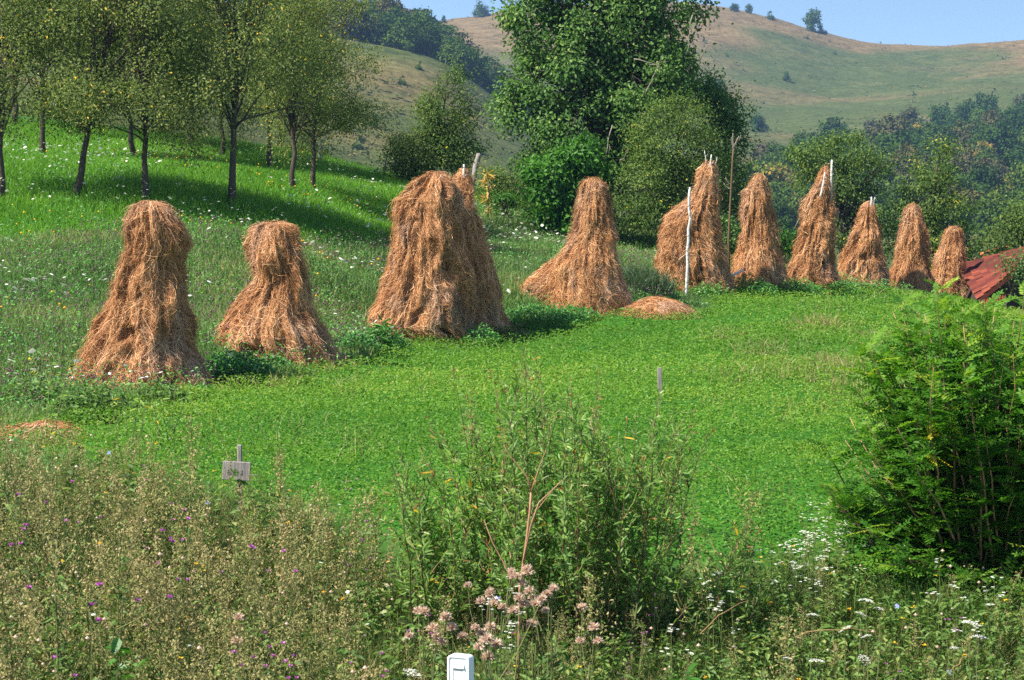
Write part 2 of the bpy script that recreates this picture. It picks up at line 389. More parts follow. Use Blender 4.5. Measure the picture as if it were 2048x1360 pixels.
ds = np.concatenate([np.linspace(2.2, 11, 24)[:-1], np.exp(np.linspace(math.log(11), math.log(68), 190))])
V, Q, U, D = sheet(ds)
g = MB(); g.add(V, Q, None, in_field(V[:, 0], V[:, 1]).astype(float))
def m_ground():
    m, nt, N, L = mat('soil_and_turf')
    co = objco(nt)
    n1 = noise(nt, 6, 5, .7, co); n2 = noise(nt, .35, 3, .6, co)
    fld = ramp(nt, [(.3, (.022, .085, .01)), (.6, (.045, .16, .016)), (.8, (.075, .17, .03))], n1)
    mea = ramp(nt, [(.3, (.022, .05, .012)), (.55, (.04, .105, .018)), (.8, (.09, .11, .04))], n1)
    mea = mixc(nt, ramp(nt, [(.45, (0, 0, 0)), (.65, (.7, .7, .7))], n2), mea, (.05, .13, .018))
    out(nt, principled(nt, mixc(nt, attr(nt), mea, fld), .95, .1, n1, .8, .05)); return m
gr = tag(g.build('ground', m_ground(), smooth=True), kind='structure')

ds2 = np.concatenate([[ds[-1]], np.exp(np.linspace(math.log(70), math.log(1450), 260))])
V, Q, U, D = sheet(ds2)
dry = np.zeros(len(V))
pn = np.stack([V[:, 0], V[:, 1], 0 * V[:, 0]], 1)
jit = (fbm(pn / np.array([70, 35, 1.]), 41, 4) - .5)
edge = np.interp(U, [600, 980, 1250, 1400, 1520, 1650, 1800, 1900, 2000, 2100, 2600], [900, 860, 850, 845, 900, 930, 940, 930, 900, 870, 850])
dry = 1 / (1 + np.exp(-(D - edge + jit * 130) / 9))                              # straw-coloured crest
patch = np.clip((fbm(pn / np.array([75, 40, 1.]), 43, 4) - .57) * 7, 0, 1) * .5
dry = np.maximum(dry, patch * np.clip((D - 330) / 100, 0, 1))
left = np.clip((1000 - U) / 80, 0, 1) * np.clip((640 - D) / 40, 0, 1)
dry = np.maximum(dry, left * np.clip(.2 + jit * 2.4, 0.03, .65))
h = MB(); h.add(V, Q, None, np.clip(dry, 0, 1))
def m_hills():
    m, nt, N, L = mat('hill_pasture')
    co = objco(nt)
    n1 = noise(nt, .12, 6, .72, co); n2 = noise(nt, .018, 4, .6, co); n3 = noise(nt, .5, 4, .7, co)
    green = ramp(nt, [(.3, (.04, .062, .018)), (.5, (.08, .102, .03)), (.7, (.13, .135, .05))], n1)
    green = mixc(nt, ramp(nt, [(.4, (0, 0, 0)), (.62, (.75, .75, .75))], n2), green, (.075, .096, .028))
    tan = ramp(nt, [(.3, (.1, .075, .035)), (.5, (.19, .13, .06)), (.72, (.27, .19, .1))], n1)
    c = mixc(nt, attr(nt), green, tan)
    n4 = noise(nt, .9, 5, .75, objco(nt, (.35, 1, 1)))
    c = mixc(nt, .8, c, ramp(nt, [(.3, (.5, .55, .5)), (.6, (1.08, 1.08, 1.08))], n3), 'MULTIPLY')
    c = mixc(nt, .7, c, ramp(nt, [(.35, (.6, .66, .6)), (.62, (1.12, 1.1, 1.06))], n4), 'MULTIPLY')
    out(nt, principled(nt, c, .95, .05, n3, .7, .6)); return m
hl = tag(h.build('hills', m_hills(), smooth=True), kind='structure')

# ------------------------------------------------------------------ camera, light, air
cam = bpy.data.cameras.new('camera'); co_ = bpy.data.objects.new('camera', cam); COL.objects.link(co_)
co_.location = (0, 0, CZ); co_.rotation_euler = (pi / 2 - PITCH, 0, 0)
cam.sensor_width = 36; cam.lens = 36 * F / 2048; cam.clip_start = .1; cam.clip_end = 6000
cam.dof.use_dof = True; cam.dof.focus_distance = 22; cam.dof.aperture_fstop = 11
SC.camera = co_

SUN_EL, SUN_SIDE = 48, 25          # sun on the left, a little behind the camera
sd = np.array([-math.cos(radians(SUN_EL)) * math.cos(radians(SUN_SIDE)), -math.cos(radians(SUN_EL)) * math.sin(radians(SUN_SIDE)), math.sin(radians(SUN_EL))])
sl = bpy.data.lights.new('sun', 'SUN'); so = bpy.data.objects.new('sun', sl); COL.objects.link(so)
sl.energy = 4.9; sl.angle = radians(.55); sl.color = (1, .94, .84)
import mathutils
so.rotation_euler = mathutils.Vector(sd).to_track_quat('Z', 'Y').to_euler(); so.location = (-20, -10, 40)

w = bpy.data.worlds.new('World'); SC.world = w; w.use_nodes = True
wn = w.node_tree; bg = wn.nodes['Background']
sk = wn.nodes.new('ShaderNodeTexSky'); sk.sky_type = 'NISHITA'; sk.sun_disc = False
sk.sun_elevation = radians(SUN_EL); sk.sun_rotation = math.atan2(-sd[0], sd[1])
sk.altitude = 600; sk.air_density = .8; sk.dust_density = 0; sk.ozone_density = 3.0
wn.links.new(sk.outputs[0], bg.inputs[0]); bg.inputs[1].default_value = .072

vs = SC.view_settings; vs.view_transform = 'Standard'; vs.look = 'None'; vs.exposure = 1.25; vs.gamma = 1

hb = MB(); box(hb, (0, 690, 70), (3000, 1560, 260))
def m_haze():
    m, nt, N, L = mat('haze_air')
    p = N.new('ShaderNodeVolumePrincipled'); p.inputs['Color'].default_value = (.36, .6, 1, 1); p.inputs['Density'].default_value = .00023
    p.inputs['Anisotropy'].default_value = .2
    o = N.new('ShaderNodeOutputMaterial'); L.new(p.outputs[0], o.inputs['Volume']); return m
HAZE = True
if HAZE: tag(hb.build('haze', m_haze()), kind='stuff')
cy = SC.cycles
cy.use_denoising = False; cy.max_bounces = 6; cy.diffuse_bounces = 3; cy.glossy_bounces = 1; cy.transmission_bounces = 4; cy.transparent_max_bounces = 8
cy.volume_bounces = 0; cy.sample_clamp_indirect = 6
# ------------------------------------------------------------------ hay
def hay_surface(prof, d, seed, depth=.85, lump=.10, hollow=.10, dome=True):
    """prof: rows (v, u_left, u_right) of the silhouette, top first; gives S(theta, s) -> point, s = 0 top .. 1 foot"""
    pr = np.array(prof, float)
    Lp = np.array([P(u, v, d) for v, u, _ in pr]); Rp = np.array([P(u, v, d) for v, _, u in pr])
    ext = .35                                                     # the foot goes on below the turf
    z = (Lp[:, 2] + Rp[:, 2]) / 2; xl, xr = Lp[:, 0].copy(), Rp[:, 0].copy()
    z = np.append(z, z[-1] - ext)
    w = (xr[-1] - xl[-1]); mw = (xr - xl).max(); mc = (xr + xl)[np.argmax(xr - xl)] / 2
    xl = np.append(xl, min(xl[-1], mc - mw * .5)); xr = np.append(xr, max(xr[-1], mc + mw * .5))
    ar = np.concatenate([[0], np.cumsum(np.hypot(np.diff(z), np.diff((xr - xl) / 2)))]); ar /= ar[-1]
    c = (xl + xr) / 2; hw = (xr - xl) / 2
    ky = np.ones(5) / 5
    dw = hw * depth
    H = z[0] - z[-1]
    def S(th, s):
        s = np.clip(s, 0, 1)
        Z = np.interp(s, ar, z); C = np.interp(s, ar, c); W = np.interp(s, ar, hw); D = np.interp(s, ar, dw)
        cap = np.sqrt(np.clip(s / .05, 0, 1)) if dome else 1
        W = W * cap; D = D * cap
        q = np.stack([np.cos(th) * 1.2, np.sin(th) * 1.2, s * 3.2 * max(H / 2.3, .3)], -1)
        n1 = fbm(q * 1.5 + seed * 7.7, seed, 3) - .5; n2 = vnoise(q * np.array([4.2, 4.2, 2.2]) + 3.1 * seed, seed + 5) - .5
        n3 = vnoise(q * np.array([3.4, 3.4, 2.0]) + 9.1 * seed, seed + 11) * .75 + .25 * vnoise(q * 9 + seed, seed + 12); hol = np.clip((n3 - .70) / .16, 0, 1) * 1.1 * np.clip(s * 6, 0, 1)
        n4 = vnoise(q * np.array([12, 12, 1.6]) + 5.5 * seed, seed + 15) * .6 + .4 * vnoise(q * np.array([20, 20, 9]) + 2.5 * seed, seed + 16) - .55
        k = np.minimum(1, W / .3)
        amp = (n1 * lump * 1.4 + n2 * lump * .9 + n4 * lump * 1.05 - .048) * k - hol * hollow * k
        return np.stack([C + (W + amp) * np.cos(th), d + (D + amp) * np.sin(th), Z + n1 * .05], -1)
    return S
def hay_mesh(S, nstr, seed, w=.0068, ln=(.11, .36), dirmix=.4, fuzz=.07, nth=84, ns=70, zoom=1., smax=1.):
    mb = MB(); rng = np.random.default_rng(seed); nstr = int(nstr * 2.7); w = w * .74
    th = np.arange(nth) * 2 * pi / nth; s = np.linspace(0, smax, ns)
    TH, SS = np.meshgrid(th, s); Pv = S(TH.ravel(), SS.ravel())
    cen = Pv.reshape(ns, nth, 3).mean(1)[:, None]
    Pv = (cen + (Pv.reshape(ns, nth, 3) - cen) * .965).reshape(-1, 3)
    i = np.arange(ns - 1)[:, None] * nth + np.arange(nth)[None]; j = np.arange(ns - 1)[:, None] * nth + (np.arange(nth)[None] + 1) % nth
    Q = np.stack([i, j, j + nth, i + nth], -1).reshape(-1, 4)
    mb.add(Pv, Q, None, .02 + .12 * rng.random(len(Pv)))  # core darker than the strands: shade of the gaps put into its colour
    # strands: candidates thinned by girth so cover is even
    m = int(nstr * 2.2); t0 = rng.uniform(0, 2 * pi, m); s0 = rng.uniform(0, smax, m) ** .9
    p0 = S(t0, s0); e = .02; du = np.linalg.norm(S(t0 + e, s0) - p0, axis=1) / e
    keep = rng.random(m) < np.clip(du / np.percentile(du, 88), .12, 1); t0, s0, du = t0[keep][:nstr], s0[keep][:nstr], du[keep][:nstr]
    n = len(t0); dv = np.linalg.norm(S(t0, np.minimum(s0 + .02, 1)) - S(t0, s0), axis=1) / .02 + 1e-3
    L = rng.uniform(ln[0], ln[1], n) * zoom
    q = np.stack([np.cos(t0) * 2, np.sin(t0) * 2, s0 * 7], -1)
    a = (fbm(q * 1.3 + 50, seed + 30, 2) - .5) * 2.6 + rng.normal(0, .5, n)
    wild = (rng.random(n) < dirmix) | ((s0 < .16) & (rng.random(n) < .7)); a = np.where(wild, rng.uniform(-pi, pi, n), a)
    K = 5; T = np.linspace(-.35, .65, K)
    curl = rng.normal(0, .7, n); lg_ = rng.random(n) < .06; L = np.where(lg_, L * 1.6, L); curl = np.where(lg_, curl * .4, curl)
    lift0 = rng.gamma(1.5, .015, n); out_ = rng.random(n) < fuzz
    tipl = np.where(out_, rng.uniform(.05, .2, n) * (.5 + L), rng.gamma(1.3, .012, n))
    pts = []
    for k, t in enumerate(T):
        aa = a + curl * (t * 2)
        tt = t0 + np.sin(aa) * L * t / np.maximum(du, .08); ss = s0 + np.cos(aa) * L * t / dv
        ss = np.clip(ss, 0.012, 1)
        pk = S(tt, ss); ck = np.interp(ss, np.linspace(0, smax, ns), np.arange(ns))
        cc = cen[np.clip(ck.astype(int), 0, ns - 1), 0]
        o = pk - cc; o[:, 2] *= .3; o[:, 2] += .04; o = unit(o)
        lf = lift0 + tipl * max(0, (t + .0)) ** 1.5 * 1.9
        pk = pk + o * lf[:, None]; pk[:, 2] -= np.where(out_, 1, 0) * max(0, t) ** 2 * .12
        pts.append(pk)
    pts = np.stack(pts, 1); okp = np.linalg.norm(np.diff(pts, axis=1), axis=2).sum(1) < L * 1.5 + .1
    pts, s0, out_, lg_ = pts[okp], s0[okp], out_[okp], lg_[okp]; n = len(pts); q = q[okp]; tg = unit(np.gradient(pts, axis=1)); oo = unit(pts - cen[np.clip((s0 / smax * (ns - 1)).astype(int), 0, ns - 1), 0][:, None])
    oo = unit(oo + rng.normal(0, .55, (n, 1, 3)))
    sd_ = unit(np.cross(tg, oo)); ww = w * rng.uniform(.55, 1.35, n)[:, None, None] * np.array([.8, 1, 1, .8, .25])[None, :, None]
    V = np.stack([pts - sd_ * ww / 2, pts + sd_ * ww / 2], 2).reshape(-1, 3)
    b = (np.arange(n) * 2 * K)[:, None]
    Q = np.concatenate([b + np.array([[2 * k, 2 * k + 1, 2 * k + 3, 2 * k + 2]]) for k in range(K - 1)])
    tone = (fbm(q * .9 + 80, seed + 40, 2) - .5) * .7
    R = np.clip(.5 + tone + rng.normal(0, .22, n), 0, 1); R = np.where(lg_, np.clip(R + .3, 0, 1), R)
    mb.add(V, Q, None, np.repeat(R, 2 * K)); return mb

STACKS = []
def haystack(prof, d, label, seed, nstr, poles=(), group='haystacks along the edge of the alfalfa field', **kw):
    hk = {k: kw.pop(k) for k in ('depth', 'lump', 'hollow', 'dome') if k in kw}
    extra = kw.pop('extra', None)
    S = hay_surface(prof, d, seed, **hk)
    c = S(np.linspace(0, 6, 12), np.full(12, .97)).mean(0)
    loc = (c[0], d, hz(c[0], d))
    t = thing('haystack', loc, label, 'haystack', group)
    hm = hay_mesh(S, nstr, seed, **kw)
    if extra:
        S2 = hay_surface(extra[0], extra[1], extra[2], depth=extra[4], lump=.07, hollow=.05); h2 = hay_mesh(S2, extra[3], extra[2], w=kw.get('w', .009), dirmix=.5)
        V, Q, T, R, mq, mt = h2.arrays(); hm.add(V, Q, None, R)
    rl = (np.ptp(S(np.linspace(0, 6.28, 20), np.full(20, .95))[:, 0]) / 2); nl = 420; al = RNG.uniform(0, 2 * pi, nl); ql = rl * (.85 + RNG.gamma(1.3, .16, nl)); xl_, yl_ = c[0] + ql * np.cos(al), d + ql * np.sin(al) * .85
    bl = np.stack([xl_, yl_, height(xl_, yl_) + RNG.uniform(.04, .2, nl) * np.clip(1.6 - ql / rl, .3, 1)], 1)      # loose hay dropped round the foot
    leafset(hm, bl, np.stack([RNG.normal(0, 1, nl), RNG.normal(0, 1, nl), RNG.normal(0, .25, nl)], 1), np.tile([[0, -.2, 1.]], (nl, 1)), RNG.uniform(.1, .32, nl), kw.get('w', .009) * 1.3, RNG.random(nl))
    hm.build('hay', M_HAY, t); STACKS.append((c[0], d, np.ptp(S(np.linspace(0, 6.28, 20), np.full(20, .95))[:, 0]) / 2))
    for (u0, v0, u1, v1, r, dd) in poles:
        pm = MB(); a, b = P(u0, v0, d + dd), P(u1, v1, d + dd)
        pt = curve_pts(a, b, 6, 0, .006); tube(pm, pt, np.linspace(r * 1.15, r * .8, 6), 8)
        st = unit(b - a); k = a + (b - a) * .7
        tube(pm, [k, k + np.array([.05, -.02, .07])], [r * .4, r * .2], 5)
        pm.build('pole', M_BIRCH, t, smooth=True)
    return t

haystack([(405, 280, 322), (412, 268, 338), (425, 262, 350), (450, 258, 364), (490, 256, 370), (515, 248, 362), (550, 234, 366), (580, 224, 371), (620, 208, 378), (650, 196, 386), (680, 184, 390), (705, 172, 398), (735, 158, 406), (765, 150, 416), (790, 150, 420)],
   24.5, 'tall haystack with a rounded knob top, leftmost of the row beside the willow sprigs', 3, 21000, lump=.15, hollow=.16)
haystack([(445, 522, 572), (452, 508, 586), (468, 500, 594), (490, 494, 600), (520, 494, 608), (545, 500, 612), (565, 506, 614), (590, 490, 620), (620, 470, 626), (650, 452, 642), (680, 442, 660), (710, 446, 676), (735, 470, 690), (748, 480, 694)],
   27.8, 'small haystack with a bulge under its flat cap, left of the widest haystack', 8, 18000, lump=.15, hollow=.17)
haystack([(345, 858, 886), (352, 846, 896), (365, 832, 905), (382, 818, 912), (402, 798, 916), (430, 790, 920), (465, 788, 926), (500, 786, 930), (535, 778, 936), (560, 770, 942), (600, 760, 946), (628, 745, 950), (650, 734, 950), (675, 770, 958), (698, 800, 958)],
   33.3, 'widest haystack of the row, slant shouldered, with straw ends poking from its upper side', 5, 22000, lump=.18, hollow=.18, w=.0078, fuzz=.1)
haystack([(338, 921, 932), (350, 915, 938), (365, 908, 941), (382, 902, 943), (402, 892, 946), (430, 880, 952), (465, 872, 964), (500, 866, 976), (535, 858, 988), (565, 852, 998), (600, 850, 1006), (630, 850, 1010), (655, 848, 1020), (675, 848, 1040)],
   34.0, 'haystack with a pole tip at its thin peak, touching the back of the widest one', 12, 17000, [(926, 420, 928, 329, .022, -.1)], lump=.15, hollow=.16, w=.0078)
haystack([(357, 1176, 1198), (364, 1169, 1208), (378, 1163, 1214), (400, 1159, 1219), (430, 1154, 1223), (460, 1147, 1227), (490, 1131, 1230), (520, 1117, 1236), (545, 1108, 1242), (565, 1104, 1246), (580, 1102, 1251), (605, 1100, 1259), (632, 1100, 1268)],
   36.6, 'slim rounded haystack with a long tail of hay trailing from its foot', 15, 19000, lump=.14, hollow=.14, w=.0078, extra=([(512, 1118, 1140), (522, 1100, 1165), (540, 1078, 1190), (556, 1058, 1215), (572, 1040, 1235), (590, 1030, 1240)], 37.35, 16, 6500, .55))
haystack([(322, 1411, 1430), (340, 1402, 1431), (360, 1396, 1431), (378, 1390, 1430), (396, 1380, 1431), (412, 1358, 1432), (432, 1336, 1435), (450, 1325, 1437), (480, 1321, 1441), (510, 1317, 1447), (535, 1316, 1453), (560, 1322, 1460), (595, 1345, 1466)],
   41, 'haystack with a humped shoulder and twig tipped peak, behind the thin white birch pole', 21, 18000, [(1418, 380, 1423, 309, .017, -.14), (1416, 345, 1409, 301, .009, -.1), (1427, 345, 1434, 314, .007, 0)], lump=.14, hollow=.12, w=.009, fuzz=.1)
haystack([(350, 1514, 1526), (362, 1502, 1532), (385, 1491, 1540), (415, 1487, 1546), (450, 1482, 1549), (480, 1479, 1554), (510, 1472, 1561), (540, 1463, 1567), (562, 1460, 1572), (582, 1462, 1578)],
   42.5, 'plain pointed haystack with two dark dents, right beside the bare forked sapling', 24, 15000, lump=.15, hollow=.17, w=.009)
haystack([(333, 1646, 1656), (350, 1640, 1660), (375, 1630, 1663), (395, 1617, 1664), (412, 1608, 1665), (440, 1604, 1666), (480, 1598, 1667), (515, 1589, 1669), (545, 1577, 1673), (565, 1574, 1676), (586, 1574, 1682)],
   44.6, 'narrow haystack with two tall white poles rising beside its tip', 27, 15000, [(1659, 430, 1664, 320, .03, -.1), (1641, 396, 1650, 345, .022, -.26)], lump=.15, hollow=.15, w=.0098)
haystack([(404, 1733, 1744), (415, 1723, 1749), (440, 1714, 1752), (470, 1705, 1758), (500, 1691, 1763), (530, 1677, 1770), (555, 1673, 1773), (582, 1676, 1775)],
   51, 'short haystack with two pole stubs sticking out of its peak', 30, 12000, [(1741, 430, 1743, 394, .026, -.12), (1744, 415, 1750, 395, .018, -.1)], lump=.15, hollow=.15, w=.0105)
haystack([(408, 1820, 1831), (420, 1812, 1839), (445, 1805, 1847), (475, 1798, 1854), (505, 1792, 1858), (532, 1790, 1856), (552, 1782, 1862), (570, 1776, 1867), (592, 1776, 1870)],
   52.2, 'smooth haystack with a pinched waist above a skirt of loose hay, second from the roof', 33, 12000, lump=.12, hollow=.09, w=.0105)
haystack([(453, 1899, 1914), (465, 1890, 1921), (490, 1881, 1924), (520, 1870, 1929), (550, 1863, 1934), (580, 1860, 1938), (606, 1862, 1942)],
   54.2, 'smallest and last haystack, next to the red tiled roof', 36, 10000, lump=.11, hollow=.1, w=.0105)
# low heaps
def heap(prof, d, label, seed, nstr, **kw):
    S = hay_surface(prof, d, seed, depth=kw.pop('depth', .75), lump=.07, hollow=.03)
    c = S(np.linspace(0, 6, 12), np.full(12, .8)).mean(0)
    o = hay_mesh(S, nstr, seed, dirmix=.6, **kw); t = bpy.data.objects.new('tmp', None); t.location = (c[0], d, hz(c[0], d))
    b = o.build('hay_heap', M_HAY, t); b.parent = None; b.location = t.location; bpy.data.objects.remove(t)
    return tag(b, label, 'hay heap')
heap([(598, 1302, 1328), (604, 1280, 1352), (615, 1258, 1376), (628, 1232, 1394), (640, 1215, 1402)], 36.2, 'low heap of loose hay at the field edge beside the long tailed haystack', 41, 6000, w=.009)
heap([(851, 45, 118), (857, 15, 140), (867, -15, 158), (882, -45, 172), (910, -70, 182)], 18.3, 'flat heap of reddish hay half hidden behind the tall weeds', 44, 7000, w=.008)
heap([(342, 702, 706), (350, 695, 712), (362, 688, 718), (378, 684, 722)], 58, 'tiny hay cone on the grassy rim beyond the orchard', 47, 1200, w=.02, depth=1)

# ------------------------------------------------------------------ poles, posts, sapling
def pole(name, pts, r, m, label, cat, n=8, wobb=.01):
    b = MB(); p = np.array(pts, float); q = np.concatenate([curve_pts(p[i], p[i + 1], 6, 0, wobb)[(1 if i else 0):] for i in range(len(p) - 1)])
    base = p[0].copy(); t = bpy.data.objects.new('tmp', None); t.location = base
    tube(b, q, np.linspace(r, r * .75, len(q)), n); o = b.build(name, m, t, smooth=True); o.parent = None; o.location = base; bpy.data.objects.remove(t)
    return tag(o, label, cat)
def gpt(u, d): return on_ground(u, d, -.05)
b0 = on_ground(1373, 39.6, -.1); pole('birch_pole', [b0, P(1377, 480, 39.6), P(1380, 375, 39.6)], .034, M_BIRCH, 'thin white birch pole standing in front of the humped haystack', 'pole')
# bare sapling with forked top
sp = thing('sapling', on_ground(1459, 43.2), 'bare dead sapling with a forked top between two haystacks', 'tree')
tb = MB(); D = 43.2
main = np.array([on_ground(1459, D, -.05), P(1457, 480, D), P(1460, 420, D), P(1463, 360, D), P(1465, 320, D), P(1467, 295, D)])
tube(tb, main, np.linspace(.03, .017, 6), 7); tb.build('trunk', M_RSTEM, sp, smooth=True)
for a, e, r in ((P(1467, 295, D), P(1478, 272, D), .022), (P(1467, 297, D), P(1466, 266, D), .02), (P(1466, 300, D), P(1463, 274, D), .014), (P(1461, 378, D), P(1448, 366, D), .018), (P(1462, 370, D), P(1451, 354, D), .013), (P(1470, 288, D), P(1483, 270, D), .01)):
    bb = MB(); tube(bb, curve_pts(a, e, 5, -.03, .006), np.linspace(r, r * .4, 5), 5); bb.build('branch', M_DEADW, sp, smooth=True)
lg = P(1462, 556, 41.8); pole('birch_log', [lg + np.array([-.12, 0, -.02]), lg + np.array([.27, .1, .17])], .035, M_BIRCH, 'short white birch log lying in the grass at the foot of the sapling', 'log', wobb=.003)
pole('fence_post', [on_ground(940, 57, -.1), P(952, 330, 57), P(958, 308, 57)], .1, M_GREYW, 'slanting grey wooden post behind the widest haystack', 'post')
pole('fence_post', [on_ground(766, 59, -.1), P(770, 330, 59), P(774, 300, 59)], .05, M_GREYW, 'thin pale post at the foot of the shaggy apple tree', 'post')
pole('fence_post', [on_ground(640, 60, -.1), P(641, 300, 60), P(641, 284, 60)], .06, M_GREYW, 'pale post standing behind the last orchard tree', 'post')
pole('fence_post', [on_ground(1228, 51, -.1), P(1230, 390, 51), P(1232, 378, 51)], .05, M_GREYW, 'short grey post in the hedge behind the slim haystack', 'post')
# stake in the field: sawn board with a split
sb = MB(); c = on_ground(1321, 21.3); zt = P(1320, 735, 21.3)[2]; hh = zt - c[2]
box(sb, c + np.array([0, 0, hh / 2 - .05]), (.05, .025, hh + .1), .5, 0, [[1, 0, -.03], [0, 1, 0], [0, 0, 1]])
t = bpy.data.objects.new('tmp', None); t.location = c; st = sb.build('wooden_stake', M_GREYW, t); st.parent = None; st.location = c; bpy.data.objects.remove(t)
bv = st.modifiers.new('bevel', 'BEVEL'); bv.width = .004; tag(st, 'grey wooden stake standing alone in the green field', 'stake')

# little signboard
D = 13.6; c = on_ground(474, D); sg = thing('signboard', c, 'small grey wooden signboard with worn black lettering on a stake', 'sign')
pm = MB(); top = P(477, 890, D); box(pm, (top[0] + .004, D + .03, (top[2] + c[2]) / 2 - .03), (.032, .026, top[2] - c[2] + .06), .4); o = pm.build('post', M_GREYW, sg)
o.modifiers.new('bevel', 'BEVEL').width = .006
a, b = P(445, 922, D), P(501, 952, D); bm_ = MB(); bw, bh = b[0] - a[0], .135
R_ = mathutils.Matrix.Rotation(radians(3.5), 3, 'Y'); ctr = np.array([(a[0] + b[0]) / 2, D, a[2] - bh / 2 - .004])
box(bm_, ctr, (bw, .018, bh), .6, 0, R_); bo = bm_.build('board', M_GREYW, sg); bo.modifiers.new('bevel', 'BEVEL').width = .004
tx = bpy.data.curves.new('lettering', 'FONT'); tx.body = 'BEN'; tx.size = .058; tx.extrude = .0008; tx.align_x = 'CENTER'; tx.align_y = 'CENTER'; tx.space_character = 1.15
m, nt, _, _ = mat('worn_black_paint'); out(nt, principled(nt, ramp(nt, [(.42, (.27, .25, .23)), (.6, (.06, .055, .05))], noise(nt, 60, 3, .6, objco(nt))), .9, .1)); tx.materials.append(m)
tf = bpy.data.objects.new('lettering_outline', tx); lme = bpy.data.meshes.new_from_object(tf); bpy.data.objects.remove(tf)
to = bpy.data.objects.new('lettering', lme); COL.objects.link(to); to.parent = bo
to.location = ctr - np.array(sg.location) + np.array([-.012, -.0105, -.012]); to.rotation_euler = (pi / 2, radians(3.5), 0)
nb = MB(); tube(nb, [ctr + np.array([bw * .42, -.01, -.03]), ctr + np.array([bw * .42 + .07, -.02, -.028])], [.005, .004], 6); nb.build('twig', M_DEADW, sg)

# white roadside marker post (top of it in view)
import bmesh
D = 8.4; cx = (P(916, 1330, D))[0]; zt = P(916, 1312, D)[2]; zg = hz(cx, D); W = P(940, 1330, D)[0] - P(892, 1330, D)[0]
mk = thing('marker_post', (cx, D, zg), 'white plastic roadside marker post with rounded corners and a recess', 'marker post'); mk.rotation_euler = (0, 0, radians(-24))
def rr(w, h, r, n=6, r2=None):
    pts = []
    for (sx, sz, a0) in ((1, 1, 0), (-1, 1, 90)):
        for k in range(n + 1):
            a = radians(a0 + 90 * k / n); pts.append((sx * (w / 2 - r) + r * math.cos(a), h - r + r * math.sin(a)))
    return [(w / 2, -.1)] + pts + [(-w / 2, -.1)]
def prism(pts, y0, y1, hole=None):
    bm = bmesh.new(); f = [bm.verts.new((x, y0, z)) for x, z in pts]; bk = [bm.verts.new((x, y1, z)) for x, z in pts]; n = len(pts)
    if hole is None: bm.faces.new(f)
    else:
        hf = [bm.verts.new((x, y0, z)) for x, z in hole]; hb_ = [bm.verts.new((x, y1, z)) for x, z in hole]
        for i in range(n - 1):
            bm.faces.new((f[i], f[i + 1], hf[i + 1], hf[i])); bm.faces.new((hf[i], hf[i + 1], hb_[i + 1], hb_[i]))
    for i in range(n - 1): bm.faces.new((f[i + 1], f[i], bk[i], bk[i + 1]))
    if hole is None: bm.faces.new(list(reversed(bk)))
    bmesh.ops.recalc_face_normals(bm, faces=bm.faces); return bm
def bmobj(bm, name, m, parent, loc=(0, 0, 0), bev=.002):
    me = bpy.data.meshes.new(name); bm.to_mesh(me); bm.free(); me.materials.append(m); o = bpy.data.objects.new(name, me); COL.objects.link(o); o.parent = parent; o.location = loc
    if bev: b = o.modifiers.new('bevel', 'BEVEL'); b.width = bev; b.segments = 2; b.limit_method = 'ANGLE'
    return o
Hh = zt - zg; mpw = plain('white_plastic', [(0, (.78, .79, .8)), (1, (.78, .79, .8))], .45, .4, 9, (1, 1, 1), .12)
bmobj(prism(rr(W, Hh, .017), .004, .055), 'body', mpw, mk)
bmobj(prism(rr(W, Hh, .017), -.001, .0035, rr(W * .82, Hh - W * .09, .011)), 'rim', mpw, mk)
wb = bmesh.new(); z1 = Hh - .054; vv = [(-.025, .003, z1), (.026, .003, z1), (.026, -.014, z1), (-.02, -.008, z1), (-.012, .003, z1 + .02), (.03, .003, z1 + .026), (.03, -.0, z1 + .026)]
vs_ = [wb.verts.new(q) for q in [(-.03, .003, z1), (.03, .003, z1), (.03, -.007, z1), (-.03, -.007, z1), (-.022, .0035, z1 + .024), (.03, .0035, z1 + .024)]]
for f in ((0, 1, 2, 3), (3, 2, 5, 4), (0, 3, 4), (1, 5, 2)): wb.faces.new([vs_[i] for i in f])
bmesh.ops.recalc_face_normals(wb, faces=wb.faces); bmobj(wb, 'ledge', mpw, mk, bev=.001)
for sx in (-1, 1):
    lb = bmesh.new(); bmesh.ops.create_cube(lb, size=1); bmesh.ops.scale(lb, vec=(.008, .004, .6), verts=lb.verts); bmobj(lb, 'ridge', mpw, mk, (sx * .0285 , .0025, z1 - .305), .002)

# ------------------------------------------------------------------ barn with a tiled roof
bd = 55; A = P(1955, 600, 50); B = P(2130, 462, 50); Cc = P(2145, 474, 57); Dd = P(1915, 531, 56)
bloc = (A[0] + 1.5, 53, hz(A[0] + 1.5, 53)); bn = thing('barn', bloc, 'barn with an old red tiled roof showing behind the feathery shrub', 'barn')
rm = MB(); nrow, ncol = 13, 22
def rp(a, b): return (A * (1 - a) + B * a) * (1 - b) + (Dd * (1 - a) + Cc * a) * b
nn = unit(np.cross(B - A, Dd - A)); nn = nn if nn[2] > 0 else -nn
for r in range(nrow):          # tile courses run along the slope a; each tile a small arched plate
    for k in range(ncol):
        a0, a1 = r / nrow, (r + 1.25) / nrow; b0_, b1 = k / ncol, (k + 1) / ncol; q = []
        jl = RNG.normal(0, .012)
        for i in range(5):
            bb = b0_ + (b1 - b0_) * i / 4; hgt = .05 * math.sin(pi * i / 4)
            q += [rp(a0, bb) + nn * (hgt + .045 + jl), rp(min(a1, 1), bb) + nn * (hgt + .01 + jl)]
        rm.add(q, [[2 * i, 2 * i + 1, 2 * i + 3, 2 * i + 2] for i in range(4)], None, float(np.clip(RNG.normal(.45, .25), 0, 1)))
V4 = [A, B, Cc, Dd]; V4 = V4 + [p - nn * .1 for p in V4]
